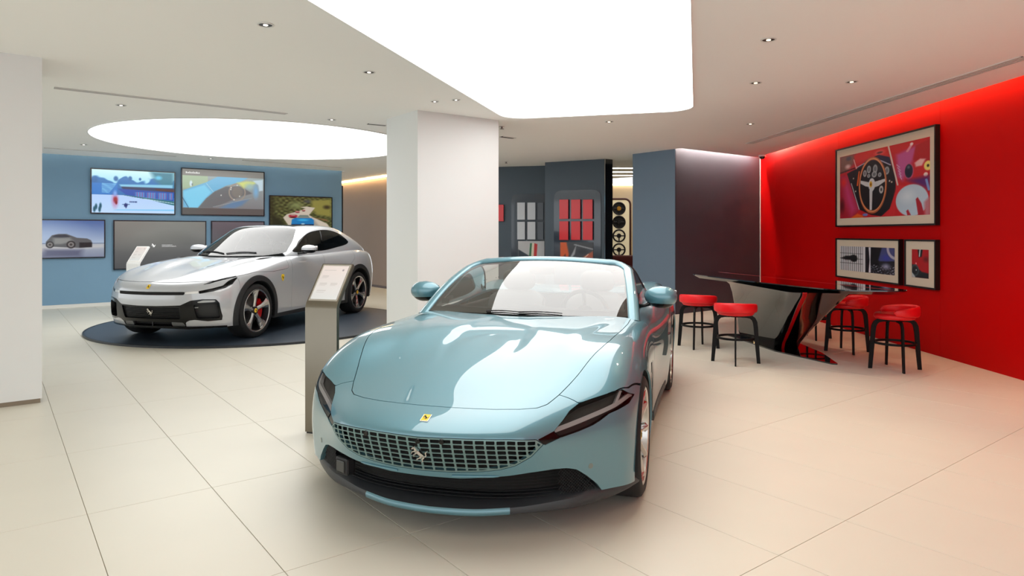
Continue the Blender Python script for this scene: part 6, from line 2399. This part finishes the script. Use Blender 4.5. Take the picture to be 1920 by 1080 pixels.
# lounge beyond the opening
m_beige = mat('beige_wall', srgb(214, 198, 170), 0.7)
lw = bx('wall_lounge', m_beige, -1.0, 6.5, 21.0, 21.15, 0.0, TOPZ)
tag(lw, kind='structure')
lr = bx('wall_lounge_side', m_beige, 5.6, 5.75, 14.2, 21.0, 0.0, TOPZ)
tag(lr, kind='structure')
ls = bx('lounge_light', mat('lounge_led', (1, 1, 1), 0.8, emit=(1.0, 0.82, 0.60), estr=3.0), 2.4, 5.4, 20.90, 20.96, CEIL - 0.06, CEIL - 0.02)
tag(ls, 'light strip along the top of the beige lounge wall', 'light')
for k, yy in enumerate((15.9, 16.9, 17.9)):
    o = bx('ceiling_light_line', mat('line_led', (1, 1, 1), 0.8, emit=(1.0, 0.90, 0.78), estr=5.0), 2.2, 4.2, yy, yy + 0.09, CEIL - 0.012, CEIL - 0.002)
    tag(o, ('nearest', 'middle', 'farthest')[k] + ' of three thin ceiling light lines beyond the dark opening', 'light', 'ceiling light lines in the lounge')
b = MB()
b.lathe([(0, CEIL - 0.03), (1.05, CEIL - 0.03), (1.08, CEIL - 0.02), (1.08, CEIL - 0.004), (0, CEIL - 0.004)], 64, M=Matrix.Translation((3.75, 19.6, 0)))
o = b.build('lounge_ceiling_light', mat('lounge_disc', (1, 1, 1), 0.8, emit=(0.93, 0.94, 1.0), estr=0.9), None, True, 30)
tag(o, 'pale round ceiling light beyond the dark opening', 'light')
# board with steering wheels
sb = empty('exhibit_board', (2.85, 19.9, 0), 0, 'tall rounded cream display board with brown edge in the lounge', 'display board')
b = MB()
pts = roundrect(1.25, 2.45, 0.16, 6, 0, 1.255)
V = [(p_[0], 0, p_[1]) for p_ in pts] + [(p_[0], 0.05, p_[1]) for p_ in pts]
k = len(pts)
b.faces(V, [tuple(range(k)), tuple(range(2 * k - 1, k - 1, -1))] + [(i, (i + 1) % k, k + (i + 1) % k, k + i) for i in range(k)])
b.build('board', mat('cream_board', srgb(236, 216, 168), 0.5, emit=(1.0, 0.86, 0.58), estr=0.25), sb)  # faint warm glow added to the board's own colour, it is no lamp
b = MB()
b.tube([(p_[0], -0.005, p_[1]) for p_ in pts], 0.03, 8, closed=True)
b.build('edge', mat('brown_edge', srgb(84, 44, 30), 0.5), sb, True)
m_leather_b = mat('black_leather', srgb(20, 18, 18), 0.5)
for k, (z, full, lab) in enumerate(((2.20, True, 'topmost dark wheel on the cream board, with yellow centre'), (1.80, True, 'second wheel from the top on the cream board, solid dark'),
                                    (1.40, False, 'third steering wheel from the top on the cream board'), (0.99, False, 'lowest steering wheel on the cream board'))):
    r = empty('wheel_exhibit', (3.14, 19.868, z), 0, lab, 'steering wheel', 'steering wheels on the cream board')
    b = MB()
    b.tube([(0.172 * math.cos(2 * PI * i / 28), 0, 0.172 * math.sin(2 * PI * i / 28)) for i in range(28)], 0.024, 8, closed=True)
    b.build('rim', m_leather_b, r, True)
    b = MB()
    for a in (0, PI, 1.5 * PI):
        b.tube([(0.03 * math.cos(a), 0, 0.03 * math.sin(a)), (0.18 * math.cos(a), 0, 0.18 * math.sin(a))], 0.02, 6)
    b.build('spokes', m_leather_b, r, True)
    b = MB(); b.lathe([(0, -0.03), (0.06, -0.025), (0.07, 0.02), (0, 0.02)], 20, axis='y')
    b.build('hub', mat('hub_amber', srgb(196, 140, 30), 0.5) if k == 0 else m_leather_b, r, True)
    if full:
        b = MB(); b.lathe([(0, 0.01), (0.18, 0.01), (0.18, 0.03), (0, 0.03)], 28, axis='y')
        b.build('back_disc', m_leather_b, r)
# dark red sofa in the lounge
sf = empty('sofa', (3.15, 18.6, 0), 0, 'dark red sofa beyond the dark opening', 'sofa')
m_sofa = mat('dark_red_leather', srgb(96, 24, 22), 0.45)
bx('seat', m_sofa, -0.45, 0.8, -0.4, 0.4, 0.12, 0.45, parent=sf, bev=0.04)
bx('backrest', m_sofa, -0.45, 0.8, 0.2, 0.42, 0.45, 0.86, parent=sf, bev=0.04)
bx('armrest', m_sofa, -0.6, -0.45, -0.4, 0.42, 0.12, 0.65, parent=sf, bev=0.04)
bx('base', m_black, -0.5, 0.8, -0.35, 0.38, 0.0, 0.12, parent=sf)
